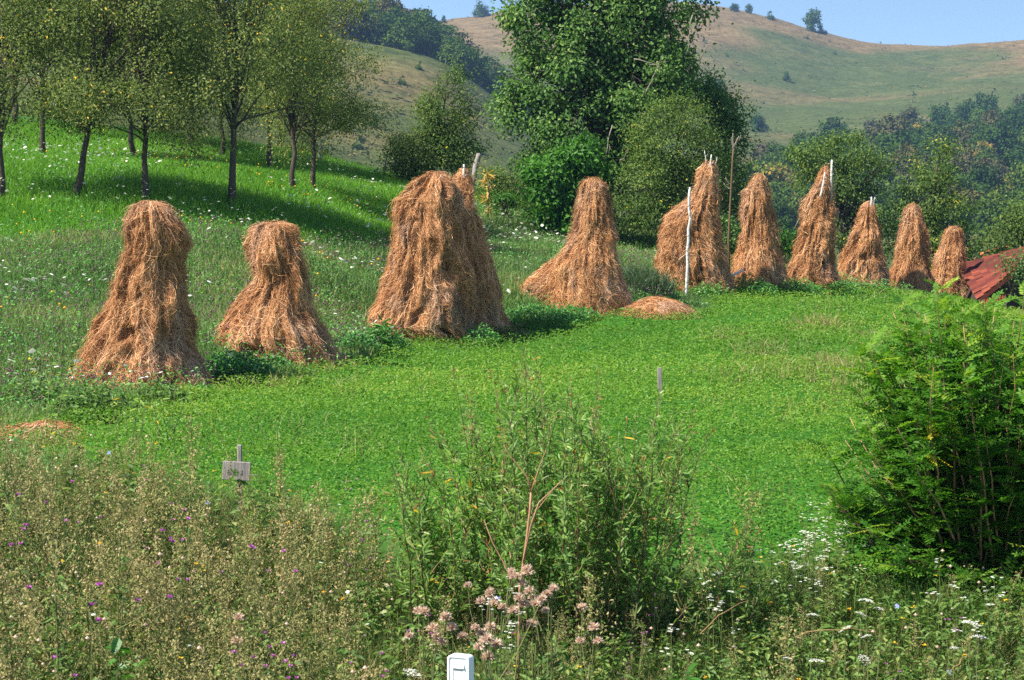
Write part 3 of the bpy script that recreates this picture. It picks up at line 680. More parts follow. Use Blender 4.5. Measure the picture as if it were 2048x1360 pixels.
rm.add(V4, [[0, 1, 2, 3], [7, 6, 5, 4], [0, 4, 5, 1], [1, 5, 6, 2], [2, 6, 7, 3], [3, 7, 4, 0]], None, .2)
M_TILE = plain('roof_tile', [(0, (0.0752, 0.0203, 0.0161)), (.5, (0.165, 0.0378, 0.024)), (1, (0.271, 0.0698, 0.0401))], .85, .2, 5, (0.616, 0.581, 0.535), .6)
M_CAP = plain('ridge_tile', [(0, (0.432, 0.108, 0.0495)), (1, (0.67, 0.216, 0.0891))], .8, .2, 6, (0.9, 0.9, 0.9), .5)
ro = rm.build('roof', M_TILE, bn)
cm = MB()
for k in range(16):
    a, b = Dd + (Cc - Dd) * k / 16, Dd + (Cc - Dd) * (k + 1.15) / 16; o_ = nn * (.07 + RNG.normal(0, .012)); tube(cm, [a + o_, b + o_ - nn * .02], [.1, .115], 8, 0, float(RNG.random()))
cm.build('ridge_cap', M_CAP, ro, smooth=True)
fm = MB(); a, b = A + (B - A) * .12, A + (B - A) * .42; tube(fm, [a + np.array([0, -.05, .0]), b + np.array([0, -.05, .0])], [.05, .05], 6); fm.build('metal_flashing', plain('zinc', [(0, (.4, .42, .44)), (1, (.4, .42, .44))], .4, .6), ro)
wm = MB(); dz = np.array([0, .35, -.2]); a, b = A + dz + (B - A) * .05, B + dz
g0 = hz(A[0], 50) - 1.5; base = [np.array([a[0], a[1], g0]), np.array([b[0], b[1], g0])]; back = np.array([0, 5.5, .6])
wm.add([base[0], base[1], b, a, base[0] + [0, 5.5, 0], base[1] + [0, 5.5, 0], Cc + [0, -.3, -.3], Dd + [.2, -.3, -.3]], [[0, 1, 2, 3], [1, 5, 6, 2], [5, 4, 7, 6], [4, 0, 3, 7]], None, .3)
wm.build('wall', plain('dark_boards', [(0, (.05, .035, .028)), (1, (.08, .06, .045))], .9, .1, 12, (8, 8, .5), .6), bn)
# lower lean-to of the same red tiles glimpsed under the gable
lm = MB(); a, b = P(1962, 613, 47), P(2014, 602, 47); up = np.array([.1, .4, .12])
for k in range(10):
    for r in range(4):
        s0 = a + (b - a) * k / 10 + up * r / 4; s1 = a + (b - a) * (k + 1) / 10 + up * r / 4; e = up * .3
        mid = (s0 + s1) / 2 + np.array([0, 0, .05]); lm.add([s0, mid, s1, s0 + e, mid + e, s1 + e], [[0, 1, 4, 3], [1, 2, 5, 4]], None, float(RNG.random()))
lm.build('lean_to_roof', M_TILE, bn)
# ------------------------------------------------------------------ trees
def rand_dirs(n, rng): return unit(rng.normal(0, 1, (n, 3)))
def crown(mb, ells, ncl, nlf, rc, L, W, seed, m=0, shell=.6, six=False, outw=.6, up=.5, spread=.22, accent=0., flat=.75, fold=.2, droop=.1):
    """ells: (centre, radii, weight). Leaves in clumps spread through the crowns' volume."""
    rng = np.random.default_rng(seed); ws = np.array([e[2] for e in ells], float); ws /= ws.sum(); cs = []
    for e, wt in zip(ells, ws):
        k = max(2, int(round(ncl * wt))); dr = rand_dirs(k, rng); rr_ = rng.random(k) ** (1 / 3); rr_ = rr_ * (1 - shell) + shell * rng.uniform(.72, 1.04, k)
        p = e[0] + dr * rr_[:, None] * np.array(e[1]); cs.append(np.concatenate([p, np.tile(e[0], (k, 1))], 1))
    cs = np.concatenate(cs); c, ec = cs[:, :3], cs[:, 3:]
    k = len(c); sz = rc * rng.uniform(.55, 1.35, k); cnt = np.maximum(3, (nlf * (sz / rc) ** 2 * rng.uniform(.7, 1.2, k)).astype(int)); idx = np.repeat(np.arange(k), cnt); n = len(idx)
    off = rng.normal(0, .55, (n, 3)) * sz[idx, None] * np.array([1, 1, flat]); p = c[idx] + off
    od = unit(unit(p - ec[idx]) * outw + unit(off) * .5 + np.array([0, 0, up]) + rng.normal(0, .45, (n, 3)))
    ax = unit(rng.normal(0, 1, (n, 3)) + unit(off) * .7 + np.array([0, 0, -.25]))
    R = np.clip(.42 + rng.normal(0, spread * .6, k)[idx] + rng.normal(0, spread, n), 0, .9 if accent else 1)
    if accent: R = np.where(rng.random(n) < accent, rng.uniform(.97, 1, n), R)
    leafset(mb, p, ax, od, L * rng.uniform(.65, 1.25, n), W * rng.uniform(.7, 1.2, n), R, m, six, fold, droop)
    return c
def limbs(mb, base, top, r0, targets, seed, lean=0., nmax=26, bend=.06, fork=.4, m=0):
    rng = np.random.default_rng(seed); base = np.array(base, float); top = np.array(top, float)
    tr = curve_pts(base, top, 9, 0, bend, rng); H = np.linalg.norm(top - base)
    rad = np.linspace(r0, r0 * .28, 9); rad[0] *= 1.35; rad[1] *= 1.08
    tube(mb, tr, rad, 9, m)
    for t in targets[rng.permutation(len(targets))[:nmax]]:
        f = np.clip(fork + rng.random() * .5, fork, .95); i = f * 8; k = int(i); a = tr[k] * (1 - i + k) + tr[min(k + 1, 8)] * (i - k)
        pts = curve_pts(a, t, 6, .12 * np.linalg.norm(t - a) * .5, .03 * np.linalg.norm(t - a), rng); r = r0 * (.42 - .2 * f) * rng.uniform(.7, 1.1)
        tube(mb, pts, np.linspace(r, r * .18, 6), 6, m)
        for q in range(2):
            e = t + rng.normal(0, .25, 3) * np.linalg.norm(t - a) * .5; tube(mb, curve_pts(pts[3], e, 4, 0, .02, rng), np.linspace(r * .4, r * .1, 4), 4, m)
def tree(name, loc, label, cells, ncl, nlf, rc, L, W, seed, ml, top=None, r0=.1, group=None, mb=M_BARK, fork=.35, nmax=26, cat='tree', bend=.06, **kw):
    t = thing(name, loc, label, cat, group); cb = MB()
    c = crown(cb, cells, ncl, nlf, rc, L, W, seed, **kw); tb = MB()
    if top is None: top = np.mean([e[0] for e in cells], 0) + np.array([0, 0, max(e[1][2] for e in cells) * .4])
    limbs(tb, np.array(loc) - np.array([0, 0, .08]), top, r0, c, seed + 1, nmax=nmax, fork=fork, bend=bend)
    tb.build('trunk', mb, t, smooth=True); cb.build('crown', ml, t)
    return t
def E(u, v, d, ru, rv, k=.85, w=None, dd=0.):
    """ellipsoid whose outline is ru x rv photo pixels at distance d"""
    rx, rz = ru / F * d, rv / F * d; return (P(u, v, d) + np.array([0, dd, 0]), (rx, max(rx * k, .1), rz), w if w else rx * rx * rz * 1.0)

# orchard: four prototypes, every tree a copy
OG = 'plum trees of the orchard'
def plum(seed, lean, hf, label):
    rng = np.random.default_rng(seed); cells = []
    for k in range(9):
        a = k * 2 * pi / 9 + rng.uniform(-.4, .4); r = rng.uniform(.7, 1.75); z = hf + rng.uniform(.35, 2.2) + .15 * r
        cells.append((np.array([lean * z + r * math.cos(a), r * math.sin(a), z]), (rng.uniform(.45, .85), rng.uniform(.45, .85), rng.uniform(.4, .8)), 1))
    for k in range(8):
        a = rng.uniform(0, 2 * pi); r = rng.uniform(0, 1.15); cells.append((np.array([lean * 3 + r * math.cos(a), r * math.sin(a), hf + rng.uniform(2.0, 4.2)]), (rng.uniform(.5, .85), .75, rng.uniform(.55, 1.0)), 1))
    return tree('plum_tree', (0, 0, 0), label, cells, 175, 135, .43, .068, .04, seed, M_ORCH, np.array([lean * 3.0, 0, hf + 3.0]), .072, OG, fork=.3, nmax=46, accent=.012, shell=.3, up=.4, outw=.5, spread=.22, bend=.03)
ptypes = [plum(101, .02, 1.35, ''), plum(102, .32, 1.3, ''), plum(103, -.03, 1.15, ''), plum(104, .05, 1.5, '')]
orch = [(5, 40, 0, .3, 1.0, 'plum tree cut by the left picture edge, trunk bare and straight'),
 (150, 40, 1, -.25, 1.05, 'plum tree with a strongly leaning trunk, first row of the orchard'),
 (293, 40, 2, .5, 1.0, 'plum tree forking low into a V, right above the tall knob topped haystack'),
 (465, 41, 3, .2, 1.08, 'plum tree with a straight dark trunk, between the two leftmost haystacks'),
 (590, 46, 0, 2.2, .92, 'slim plum tree close behind and left of the last orchard tree'),
 (628, 48, 2, 2.9, .95, 'last plum tree of the orchard, yellowish crown at the grassy rim'),
 (275, 53, 1, 4.1, 1.05, 'plum tree in the second row, trunk seen left of the low forked tree'),
 (385, 57, 3, 1.0, 1.1, 'plum tree in the back row behind the low forked tree'),
 (445, 56, 0, 5.0, 1.0, 'plum tree in the back row just left of the straight dark trunk'),
 (540, 55, 2, 3.6, 1.0, 'plum tree in the back row right of the straight dark trunk'),
 (170, 58, 3, 2.0, 1.2, 'plum tree high on the slope behind the leaning trunk'),
 (30, 60, 1, 1.5, 1.25, 'dark plum tree high on the slope at the left picture edge'),
 (90, 50, 0, .9, 1.05, 'plum tree filling the gap behind the leaning trunk, second row'),
 (330, 66, 1, 2.6, 1.15, 'plum tree farthest up the slope in the middle of the orchard'),
 (560, 62, 0, .4, 1.0, 'plum tree farthest back at the right end of the orchard')]
used = set()
for (u, d, k, rz_, s, lab) in orch:
    p = on_ground(u, d, -.03)
    if k not in used:
        used.add(k); r = ptypes[k]; r.location = [float(a) for a in p]; r.rotation_euler = (0, 0, rz_ if k != 1 else 0); r.scale = (s,) * 3; r['label'] = lab; r['group'] = OG
    else: dup(ptypes[k], p, rz_, s, lab, OG)
# dark hedge bush at the orchard's end
def bush(name, u, d, cells, label, ml, ncl, nlf, rc, L, W, seed, cat='bush', r0=.05, **kw):
    return tree(name, on_ground(u, d, -.05), label, cells, ncl, nlf, rc, L, W, seed, ml, r0=r0, cat=cat, fork=.1, nmax=14, **kw)
bush('hedge_bush', 615, 62, [E(612, 318, 62, 40, 30), E(570, 325, 62, 30, 22)], 'dark round bush behind the last orchard trees', M_OLIVE, 40, 130, .3, .09, .055, 151)
bush('hedge_bush', 95, 68, [E(90, 245, 68, 60, 38), E(150, 258, 68, 40, 24)], 'dark bush high on the slope behind the leaning trunk', M_OLIVE, 40, 130, .4, .1, .06, 152)

# shaggy apple tree in the middle
d = 58
tree('apple_tree', on_ground(862, d), 'shaggy apple tree with a ragged narrow top, left of the big walnut', [E(860, 305, d, 74, 50), E(815, 310, d, 48, 48), E(905, 290, d, 52, 60), E(880, 235, d, 55, 45), E(898, 190, d, 32, 28), E(850, 205, d, 20, 18), E(915, 158, d, 12, 18), E(930, 230, d, 22, 14), E(935, 205, d, 20, 18), E(790, 330, d, 28, 34)],
     150, 130, .36, .085, .052, 161, M_OLIVE, r0=.13, shell=.5, accent=.003, spread=.2)
# bushes between apple and walnut
bush('hedge_bush', 1000, 54, [E(985, 372, 54, 42, 38), E(1025, 380, 54, 40, 42)], 'loose low bush between the apple tree and the walnut', M_OLIVE, 40, 110, .28, .075, .045, 165)
bush('hedge_bush', 1010, 52, [E(1010, 405, 52, 30, 16)], 'small knee high bush in front of the hedge', M_YOUNG, 12, 90, .2, .06, .04, 166)
# yellowed maize
d = 52; mz = thing('maize_plant', on_ground(976, d), 'yellow withered maize plant in front of the hedge bushes', 'plant')
mb_ = MB(); base = on_ground(976, d); tube(mb_, [base, P(977, 370, d), P(974, 335, d)], [.02, .015, .006], 6); mb_.build('stalk', M_TAN, mz)
lb = MB(); n = 40; zz = RNG.uniform(.1, .95, n)[:, None]; ctr = base * (1 - zz) + P(974, 335, d) * zz; az = RNG.uniform(0, 2 * pi, n)
leafset(lb, ctr, np.stack([np.cos(az) * .6, np.sin(az) * .6, RNG.uniform(-.9, .7, n)], 1), RNG.normal(0, 1, (n, 3)), .3, .06, RNG.uniform(0, .8, n), six=True, droop=.2)
lb.build('leaves', leafmat('withered_maize', [(0, (.45, .28, .06)), (1, (.75, .55, .2))], .3), mz)

# big walnut
d = 53
tree('walnut_tree', on_ground(1180, d), 'big walnut tree with a broad dark crown behind the haystacks',
     [E(1090, 60, d, 90, 90), E(1200, 30, d, 110, 110), E(1300, 70, d, 95, 100), E(1150, 160, d, 120, 90), E(1270, 180, d, 110, 90), E(1080, 200, d, 75, 60), E(1180, 270, d, 130, 90), E(1090, 290, d, 60, 60), E(1330, 140, d, 65, 60), E(1350, 20, d, 45, 70), E(1250, -80, d, 130, 90), E(1110, -70, d, 90, 80), E(1025, 110, d, 40, 45), E(1020, 40, d, 32, 40), E(1240, 350, d, 90, 70), E(1040, 240, d, 35, 30)],
     310, 200, .41, .125, .075, 171, M_BIGT, top=P(1215, -40, d), r0=.24, shell=.7, six=True, nmax=70, spread=.24, outw=1.0, up=.5)
wn_t = bpy.data.objects['walnut_tree']
for (u0, v0, u1, v1) in ((1268, 118, 1330, 142), (1290, 190, 1318, 128), (1385, 30, 1372, 110), (1225, 250, 1212, 330), (1400, 120, 1420, 88), (1050, 170, 1012, 150), (1240, 330, 1256, 300)):
    q = MB(); a, b = P(u0, v0, 51.2), P(u1, v1, 51.0); tube(q, curve_pts(a, b, 6, .05, .03), np.linspace(.016, .005, 6), 5, 0, .8); tube(q, curve_pts((a + b) / 2, b + np.array([.1, 0, .25]), 4, 0, .02), np.linspace(.008, .003, 4), 4, 0, .8); q.build('dead_branch', M_DEADW, wn_t, smooth=True)
d = 50.5
bush('young_walnut', 1130, d, [E(1120, 350, d, 62, 60), E(1165, 330, d, 48, 45), E(1100, 400, d, 48, 50), E(1160, 410, d, 62, 52), E(1140, 300, d, 30, 26), E(1085, 330, d, 28, 30)], 'bright young walnut bush in front of the big walnut', M_YOUNG, 95, 110, .3, .15, .08, 173, cat='tree', six=True, spread=.22, outw=.55, up=.6)
d = 50
tree('plum_bush', on_ground(1340, d), 'rounded olive green tree right in front of the big walnut', [E(1350, 290, d, 85, 100), E(1300, 370, d, 75, 75), E(1385, 380, d, 70, 75), E(1360, 230, d, 58, 48), E(1270, 420, d, 50, 40), E(1340, 430, d, 90, 35), E(1410, 310, d, 50, 60)],
     230, 150, .33, .07, .045, 175, M_OLIVE, r0=.12, shell=.7, accent=.008, spread=.19, outw=.75, up=.5)
d = 55
tree('wild_cherry', on_ground(1440, d), 'dark leafy tree with a loose edge behind the forked sapling', [E(1430, 230, d, 52, 55), E(1460, 280, d, 38, 60), E(1400, 180, d, 45, 40), E(1450, 370, d, 42, 70), E(1480, 215, d, 20, 22), E(1420, 440, d, 40, 40), E(1500, 440, d, 20, 40)], 105, 150, .36, .085, .06, 177, M_BIGT, r0=.12, shell=.55, accent=0)
d = 47
bush('bramble_bush', 1570, d + 6, [E(1572, 478, d + 6, 30, 26), E(1545, 490, d + 6, 24, 22)], 'bright low bush between two haystacks at the crest', M_YOUNG, 30, 100, .22, .075, .05, 178)
bush('bramble_bush', 1470, 47.5, [E(1455, 480, 47.5, 26, 50), E(1480, 500, 47.5, 20, 30)], 'small green bush behind the foot of the forked sapling', M_BIGT, 30, 100, .22, .075, .05, 179)
# trees below the crest at right
d = 62
tree('pear_tree', on_ground(1690, d), 'open leaning pear tree behind the haystack with two white poles', [E(1640, 320, d, 60, 42), E(1700, 305, d, 55, 38), E(1745, 340, d, 45, 42), E(1600, 345, d, 36, 30), E(1680, 380, d, 50, 40), E(1745, 420, d, 48, 55), E(1660, 285, d, 28, 18), E(1710, 470, d, 55, 50), E(1590, 300, d, 25, 16), E(1760, 500, d, 40, 50)],
     165, 70, .31, .1, .062, 181, M_OLIVE, top=P(1670, 330, d), r0=.15, shell=.6, accent=.004, spread=.24, nmax=40)
tree('pear_tree', on_ground(1870, d + 1), 'slender pear tree behind the two last haystacks', [E(1870, 330, d, 50, 48), E(1850, 400, d, 62, 50), E(1900, 420, d, 50, 60), E(1810, 430, d, 38, 40), E(1875, 290, d, 26, 18), E(1930, 470, d, 45, 45), E(1850, 490, d, 70, 50), E(1900, 350, d, 32, 30), E(1945, 520, d, 45, 30)],
     170, 75, .31, .1, .062, 183, M_OLIVE, top=P(1875, 330, d), r0=.14, shell=.6, spread=.22, nmax=40)
tree('elder_tree', on_ground(2035, 58.5), 'leafy tree at the right picture edge above the red roof', [E(2020, 470, 58, 48, 35), E(2060, 440, 58, 50, 45), E(1990, 500, 58, 38, 22), E(2070, 500, 58, 50, 35), E(2120, 470, 58, 60, 50)],
     100, 120, .38, .09, .06, 185, M_OLIVE, r0=.12, shell=.6, accent=.004, spread=.22)
tree('elder_tree', on_ground(2010, 49.2), 'thin leafy tree overhanging the red tiled roof', [E(2040, 548, 49, 30, 16), E(2070, 520, 49, 40, 30), E(2000, 525, 49, 26, 10)], 30, 55, .3, .07, .05, 186, M_BIGT, r0=.05, shell=.5)

# ------------------------------------------------------------------ far woods and lone hill trees
def far_proto(seed, r, h, conifer=False, ml=M_WOOD):
    rng = np.random.default_rng(seed); cb = MB(); cells = []
    for k in range(9):
        a = rng.uniform(0, 2 * pi); q = rng.uniform(0, .55) * r; z = h * rng.uniform(.18, .78); f = 1 - .45 * (z / h)
        cells.append((np.array([q * math.cos(a), q * math.sin(a), z]), (r * .55 * f, r * .55 * f, h * .2), 1))
    cells.append((np.array([0, 0, h * .24]), (r * .9, r * .9, h * .26), 1.8))
    crown(cb, cells, 60, 34, r * .19, .6 * r / 4, .5 * r / 4, seed + 1, shell=.85, outw=2.2, up=.6, spread=.1, flat=.8)
    tube(cb, [(0, 0, -1.5), (0, 0, h * .5)], [r * .06, r * .03], 6, 0, .0)
    return cb
fp = []
for k, (r, h) in enumerate(((4.2, 9), (3.6, 8.5), (4.8, 9.5), (3.0, 7.5), (4.4, 8.0), (2.4, 4.5))):
    o = far_proto(300 + 7 * k, r, h).build('wood_tree', M_WOOD); fp.append(o)
# tint variants: same shapes, autumn and grey-brown crowns
def tinted(name, stops): return leafmat(name, stops, .2, .65, .15)
M_W2 = tinted('wood_leaf_olive', [(0, G(.03, .04, .014)), (.5, G(.075, .085, .025)), (1, G(.15, .12, .04))])
M_W3 = tinted('wood_leaf_rusty', [(0, G(.05, .05, .025)), (.5, G(.1, .095, .045)), (1, G(.16, .14, .065))])
variants = list(fp)
for o, mm in ((fp[0], M_W2), (fp[2], M_W2), (fp[3], M_W3), (fp[4], M_W3)):
    c = o.copy(); c.data = o.data.copy(); c.data.materials[0] = mm; variants.append(c)
first = {id(v): True for v in variants}
def put_far(kind, u, d, s, label, cat, group=None, name='wood_tree'):
    o = variants[kind]; p = on_ground(u, d, -.9 * s)
    if first.pop(id(o), None):
        if kind >= 6: COL.objects.link(o)
        c = o
    else:
        c = o.copy(); COL.objects.link(c)
    c.name = name; c.location = [float(a) for a in p]; c.rotation_euler = (0, 0, RNG.uniform(0, 6.28)); c.scale = (s * RNG.uniform(.85, 1.2), s * RNG.uniform(.85, 1.2), s * RNG.uniform(.85, 1.15))
    for k in ('label', 'category', 'group'):
        if k in c: del c[k]
    return tag(c, label, cat, group)
lower = lambda u: np.interp(u, [500, 600, 700, 760, 870, 980, 1005, 1040], [85, 92, 98, 104, 132, 203, 240, 330])
gz_ = lambda X, Y: np.stack([X, Y, height(X, Y)], 1)
cand = []; tries = 0
pos = []
while len(pos) < 120 and tries < 9000:
    tries += 1; u = RNG.uniform(540, 1050); d = RNG.uniform(425, 640)
    v = float(hill_v([u], [d])[0])
    if v > lower(u) + RNG.normal(0, 4): continue
    x = (u - 1024) / F * d
    if any((x - a) ** 2 + (d - b) ** 2 < 5.0 ** 2 for a, b in pos): continue
    pos.append((x, d)); k = int(RNG.choice([0, 1, 2, 3, 4, 6, 7, 8, 9], p=[.2, .17, .17, .1, .1, .09, .08, .05, .04]))
    put_far(k, u, d, RNG.uniform(.75, 1.25), 'bushy tree of the dark wood on the hillside left of the walnut', 'tree', 'trees of the wood on the left hillside')
upper = lambda u: np.interp(u, [1440, 1490, 1560, 1640, 1700, 1850, 1950, 2048, 2400], [430, 360, 300, 272, 258, 228, 208, 190, 170])
pos = []; tries = 0
while len(pos) < 170 and tries < 12000:
    tries += 1; u = RNG.uniform(1450, 2240); d = math.exp(RNG.uniform(math.log(190), math.log(760)))
    v = float(hill_v([u], [d])[0])
    if v < upper(u) + 40 + RNG.normal(0, 7) or v > 470: continue
    x = (u - 1024) / F * d; rmin = 6.0 if d > 350 else 7
    if any((x - a) ** 2 + (d - b) ** 2 < rmin ** 2 for a, b in pos): continue
    pos.append((x, d)); k = int(RNG.choice([0, 1, 2, 3, 4, 5, 6, 7, 8, 9], p=[.18, .14, .14, .12, .1, .12, .07, .06, .04, .03]))
    put_far(k, u, d, RNG.uniform(.75, 1.3), 'bushy tree of the wood on the valley side beyond the last haystacks', 'tree', 'trees of the wood on the right valley side')
wm_ = MB(); fsrc = [far_proto(300 + 7 * k, r, h) for k, (r, h) in enumerate(((4.2, 9), (3.6, 8.5), (4.8, 9.5), (3.0, 7.5), (4.4, 8.0), (2.4, 4.5)))]
for (test, u0, u1, d0, d1, cnt) in ((lambda u, v: v < lower(u) - 3, 540, 1040, 425, 640, 170), (lambda u, v: (v > upper(u) + 36) & (v < 475), 1450, 2300, 190, 760, 420)):
    n = cnt * 4; u = RNG.uniform(u0, u1, n); d = np.exp(RNG.uniform(math.log(d0), math.log(d1), n)); v = hill_v(u, d); k = np.where(test(u, v))[0][:cnt]
    x = (u[k] - 1024) / F * d[k]; p = gz_(x, d[k]); ki = RNG.integers(0, 6, len(k))
    for i in range(6):
        s_ = ki == i; wm_.scatter(fsrc[i], p[s_] - [0, 0, .5], RNG.uniform(0, 6.28, s_.sum()), RNG.uniform(.5, .95, s_.sum()), .2)
tag(wm_.build('woods', M_WOOD), kind='stuff')
for (u, d, k, s, lab) in (
    (962, 990, 0, 1.25, 'lone round tree on the straw coloured ridge left of the walnut'),
    (1620, 985, 2, 1.35, 'largest lone tree on the bare ridge at the right'),
    (1640, 985, 5, 1.1, 'low bush leaning against the largest lone tree on the ridge'),
    (1535, 990, 5, 1.35, 'low bush on the bare ridge left of its largest tree'),
    (1494, 995, 3, .85, 'small round tree on the ridge, middle of three in a line'),
    (1466, 995, 4, .75, 'flat topped small tree on the ridge nearest the walnut'),
    (832, 985, 0, .8, 'round tree on the far skyline behind the left wood'),
    (858, 990, 4, .8, 'flat tree on the far skyline, middle of three'),
    (888, 990, 3, .7, 'low tree on the far skyline next to the straw coloured ridge'),
    (1570, 800, 3, .75, 'thin lone tree casting a shadow on the green upper pasture'),
    (1420, 720, 2, 1.25, 'dark tree on the pasture right behind the walnut crown edge'),
    (1516, 610, 1, .95, 'lone tree on the lower pasture above the wood'),
    (838, 400, 5, .42, 'small dark bush on the tan slope below the left wood'),
    (803, 385, 5, .5, 'small upright bush on the tan slope near the orchard'),
    (985, 470, 5, .6, 'bush at the edge of the tan slope beside the walnut'),
    (955, 330, 5, .5, 'bush low on the tan slope behind the apple tree'),
    (1838, 640, 5, .5, 'small bush alone on the green pasture above the wood'),
    (1452, 830, 5, .5, 'small dark bush on the pasture beside the walnut'),
    (1665, 900, 5, .45, 'little dark bush just under the straw coloured ridge'),
    (1610, 930, 5, .5, 'bush on the straw coloured ridge below the largest lone tree'),
    (1825, 760, 5, .55, 'bush in the dark band across the upper pasture'),
    (2000, 900, 5, .5, 'bush near the right end of the ridge'),
    (745, 330, 5, .6, 'bush on the tan slope right beside the orchard crown'),
    (715, 300, 5, .5, 'bush low on the tan slope behind the last plum tree')):
    put_far(k, u, d, s, lab, 'tree' if k != 5 else 'bush', None, 'hill_tree' if k != 5 else 'hill_bush')
for k, v_ in enumerate(variants):
    if id(v_) in first: bpy.data.objects.remove(v_)

# tussocks and scrub that roughen the far pastures
n = 26000; u = RNG.uniform(560, 2300, n); d = np.exp(RNG.uniform(math.log(150), math.log(1010), n)); x = (u - 1024) / F * d; pp = np.stack([x, d, 0 * x], 1)
k = (fbm(pp / np.array([26, 14, 1.]), 95, 3) > .47) & (RNG.random(n) < .7); x, d = x[k], d[k]; B = gz_(x, d); n = len(x)
hs = MB(); sz = RNG.gamma(2.2, .16, n) + .2; big = RNG.random(n) < .02; sz[big] = RNG.uniform(.8, 1.7, big.sum()); C = np.repeat(B, 4, 0); s4 = np.repeat(sz, 4); C[:, :2] += RNG.normal(0, .45, (4 * n, 2)) * s4[:, None]; C[:, 2] += RNG.uniform(0, .55, 4 * n) * s4
leafset(hs, C, np.stack([RNG.normal(0, 1, 4 * n), RNG.normal(0, 1, 4 * n), RNG.normal(.3, .3, 4 * n)], 1), np.stack([RNG.normal(-.2, .4, 4 * n), RNG.normal(-.4, .4, 4 * n), np.ones(4 * n)], 1), s4, s4 * .7, np.clip(np.repeat(RNG.normal(.5, .25, n), 4), 0, 1))
tag(hs.build('hill_scrub', leafmat('scrub', [(0, (.035, .055, .018)), (.4, (.075, .095, .03)), (.75, (.15, .14, .06)), (1, (.24, .18, .09))], .2, .8, .05)), kind='stuff')
# ------------------------------------------------------------------ ground cover
def scat(dens, d0, d1, u0=-330, u1=2380):
    """points with dens(d) per square metre over the wedge of ground u0..u1, d0..d1"""
    dd = np.linspace(d0, d1, 400); wd = dens(dd) * dd * (u1 - u0) / F; cdf = np.concatenate([[0], np.cumsum((wd[1:] + wd[:-1]) / 2 * np.diff(dd))])
    n = int(cdf[-1]); d = np.interp(RNG.random(n) * cdf[-1], cdf, dd); u = RNG.uniform(u0, u1, n)
    return (u - 1024) / F * d, d, u
def gz(X, Y): return np.stack([X, Y, height(X, Y)], 1)
# dense field of alfalfa: small leaves near the top of the sward
X, Y, U = scat(lambda d: 1600 * np.minimum(1, (15 / d)) ** 1.35, 12.2, 56)
k = in_field(X, Y); X, Y = X[k], Y[k]; B = gz(X, Y); n = len(X)
pp = np.stack([X, Y, 0 * X], 1)
canopy = .03 + .17 * fbm(pp * 2.6, 51) + .08 * fbm(pp * .5, 53)
B[:, 2] += canopy * RNG.uniform(.35, 1.1, n)
lz = .0255 * (np.maximum(Y, 13) / 13) ** .62
N_ = unit(np.stack([RNG.normal(-.1, .5, n), RNG.normal(-.12, .5, n), np.ones(n)], 1)); A_ = np.stack([RNG.normal(0, 1, n), RNG.normal(0, 1, n), RNG.normal(0.1, .45, n)], 1)
tone = (fbm(pp * .35, 55) - .5) * .8 + (fbm(pp * 2.2, 56) - .5) * .35 + (fbm(pp * np.array([.9, .12, 1]), 57) - .5) * .4
ab = MB(); leafset(ab, B, A_, N_, lz * RNG.uniform(.7, 1.3, n), lz * .62 * RNG.uniform(.7, 1.3, n), np.clip(.47 + tone + RNG.normal(0, .17, n), 0, .97))
# some paler seed grass in it
X, Y, U = scat(lambda d: 5 * np.minimum(1, 22 / d), 13, 54); k = in_field(X, Y, 0) & (fbm(np.stack([X, Y, 0 * X], 1) * .4, 61) > np.where(U > 1400, .47, .56)); X, Y = X[k], Y[k]
m = len(X); kk = np.repeat(np.arange(m), 5); B = gz(X, Y)[kk] + RNG.normal(0, .09, (len(kk), 3)) * np.array([1, 1, 0])
blades(ab, B, RNG.uniform(.1, .26, len(kk)), .005 + .00022 * B[:, 1], .8, RNG.uniform(.2, 1, len(kk)), 1)
M_DRYG = leafmat('dry_grass', [(0, G(.13, .17, .045)), (.6, G(.28, .25, .1)), (1, G(.42, .32, .15))], .3)
for (u, d, ru, nb) in ((1665, 25.2, 50, 260), (1640, 34, 70, 320), (1600, 24, 60, 160), (1520, 27.5, 60, 160), (1690, 22, 60, 160), (1480, 24, 50, 110), (690, 24, 40, 90), (560, 24.5, 50, 160), (1750, 30, 60, 200), (1450, 32, 60, 140)):
    x = (u - 1024) / F * d + RNG.normal(0, .5, nb) * ru / F * d; y = d + RNG.normal(0, .55, nb); B = gz(x, y); blades(ab, B, RNG.uniform(.12, .3, nb), .011, .8, RNG.uniform(.35, 1, nb), 1)
tag(ab.build('alfalfa', [M_CLOVER, M_DRYG]), kind='stuff')

# meadow: grass blades, leafy herbs
def not_field(X, Y): return ~in_field(X, Y)
mg = MB()
X, Y, U = scat(lambda d: 950 * np.minimum(1, 20 / d) ** 1.1, 14, 62)
k = not_field(X, Y) & ~((Y < 16.5) & (U > 200)); X, Y, U = X[k], Y[k], U[k]; B = gz(X, Y); n = len(X); pp = np.stack([X, Y, 0 * X], 1)
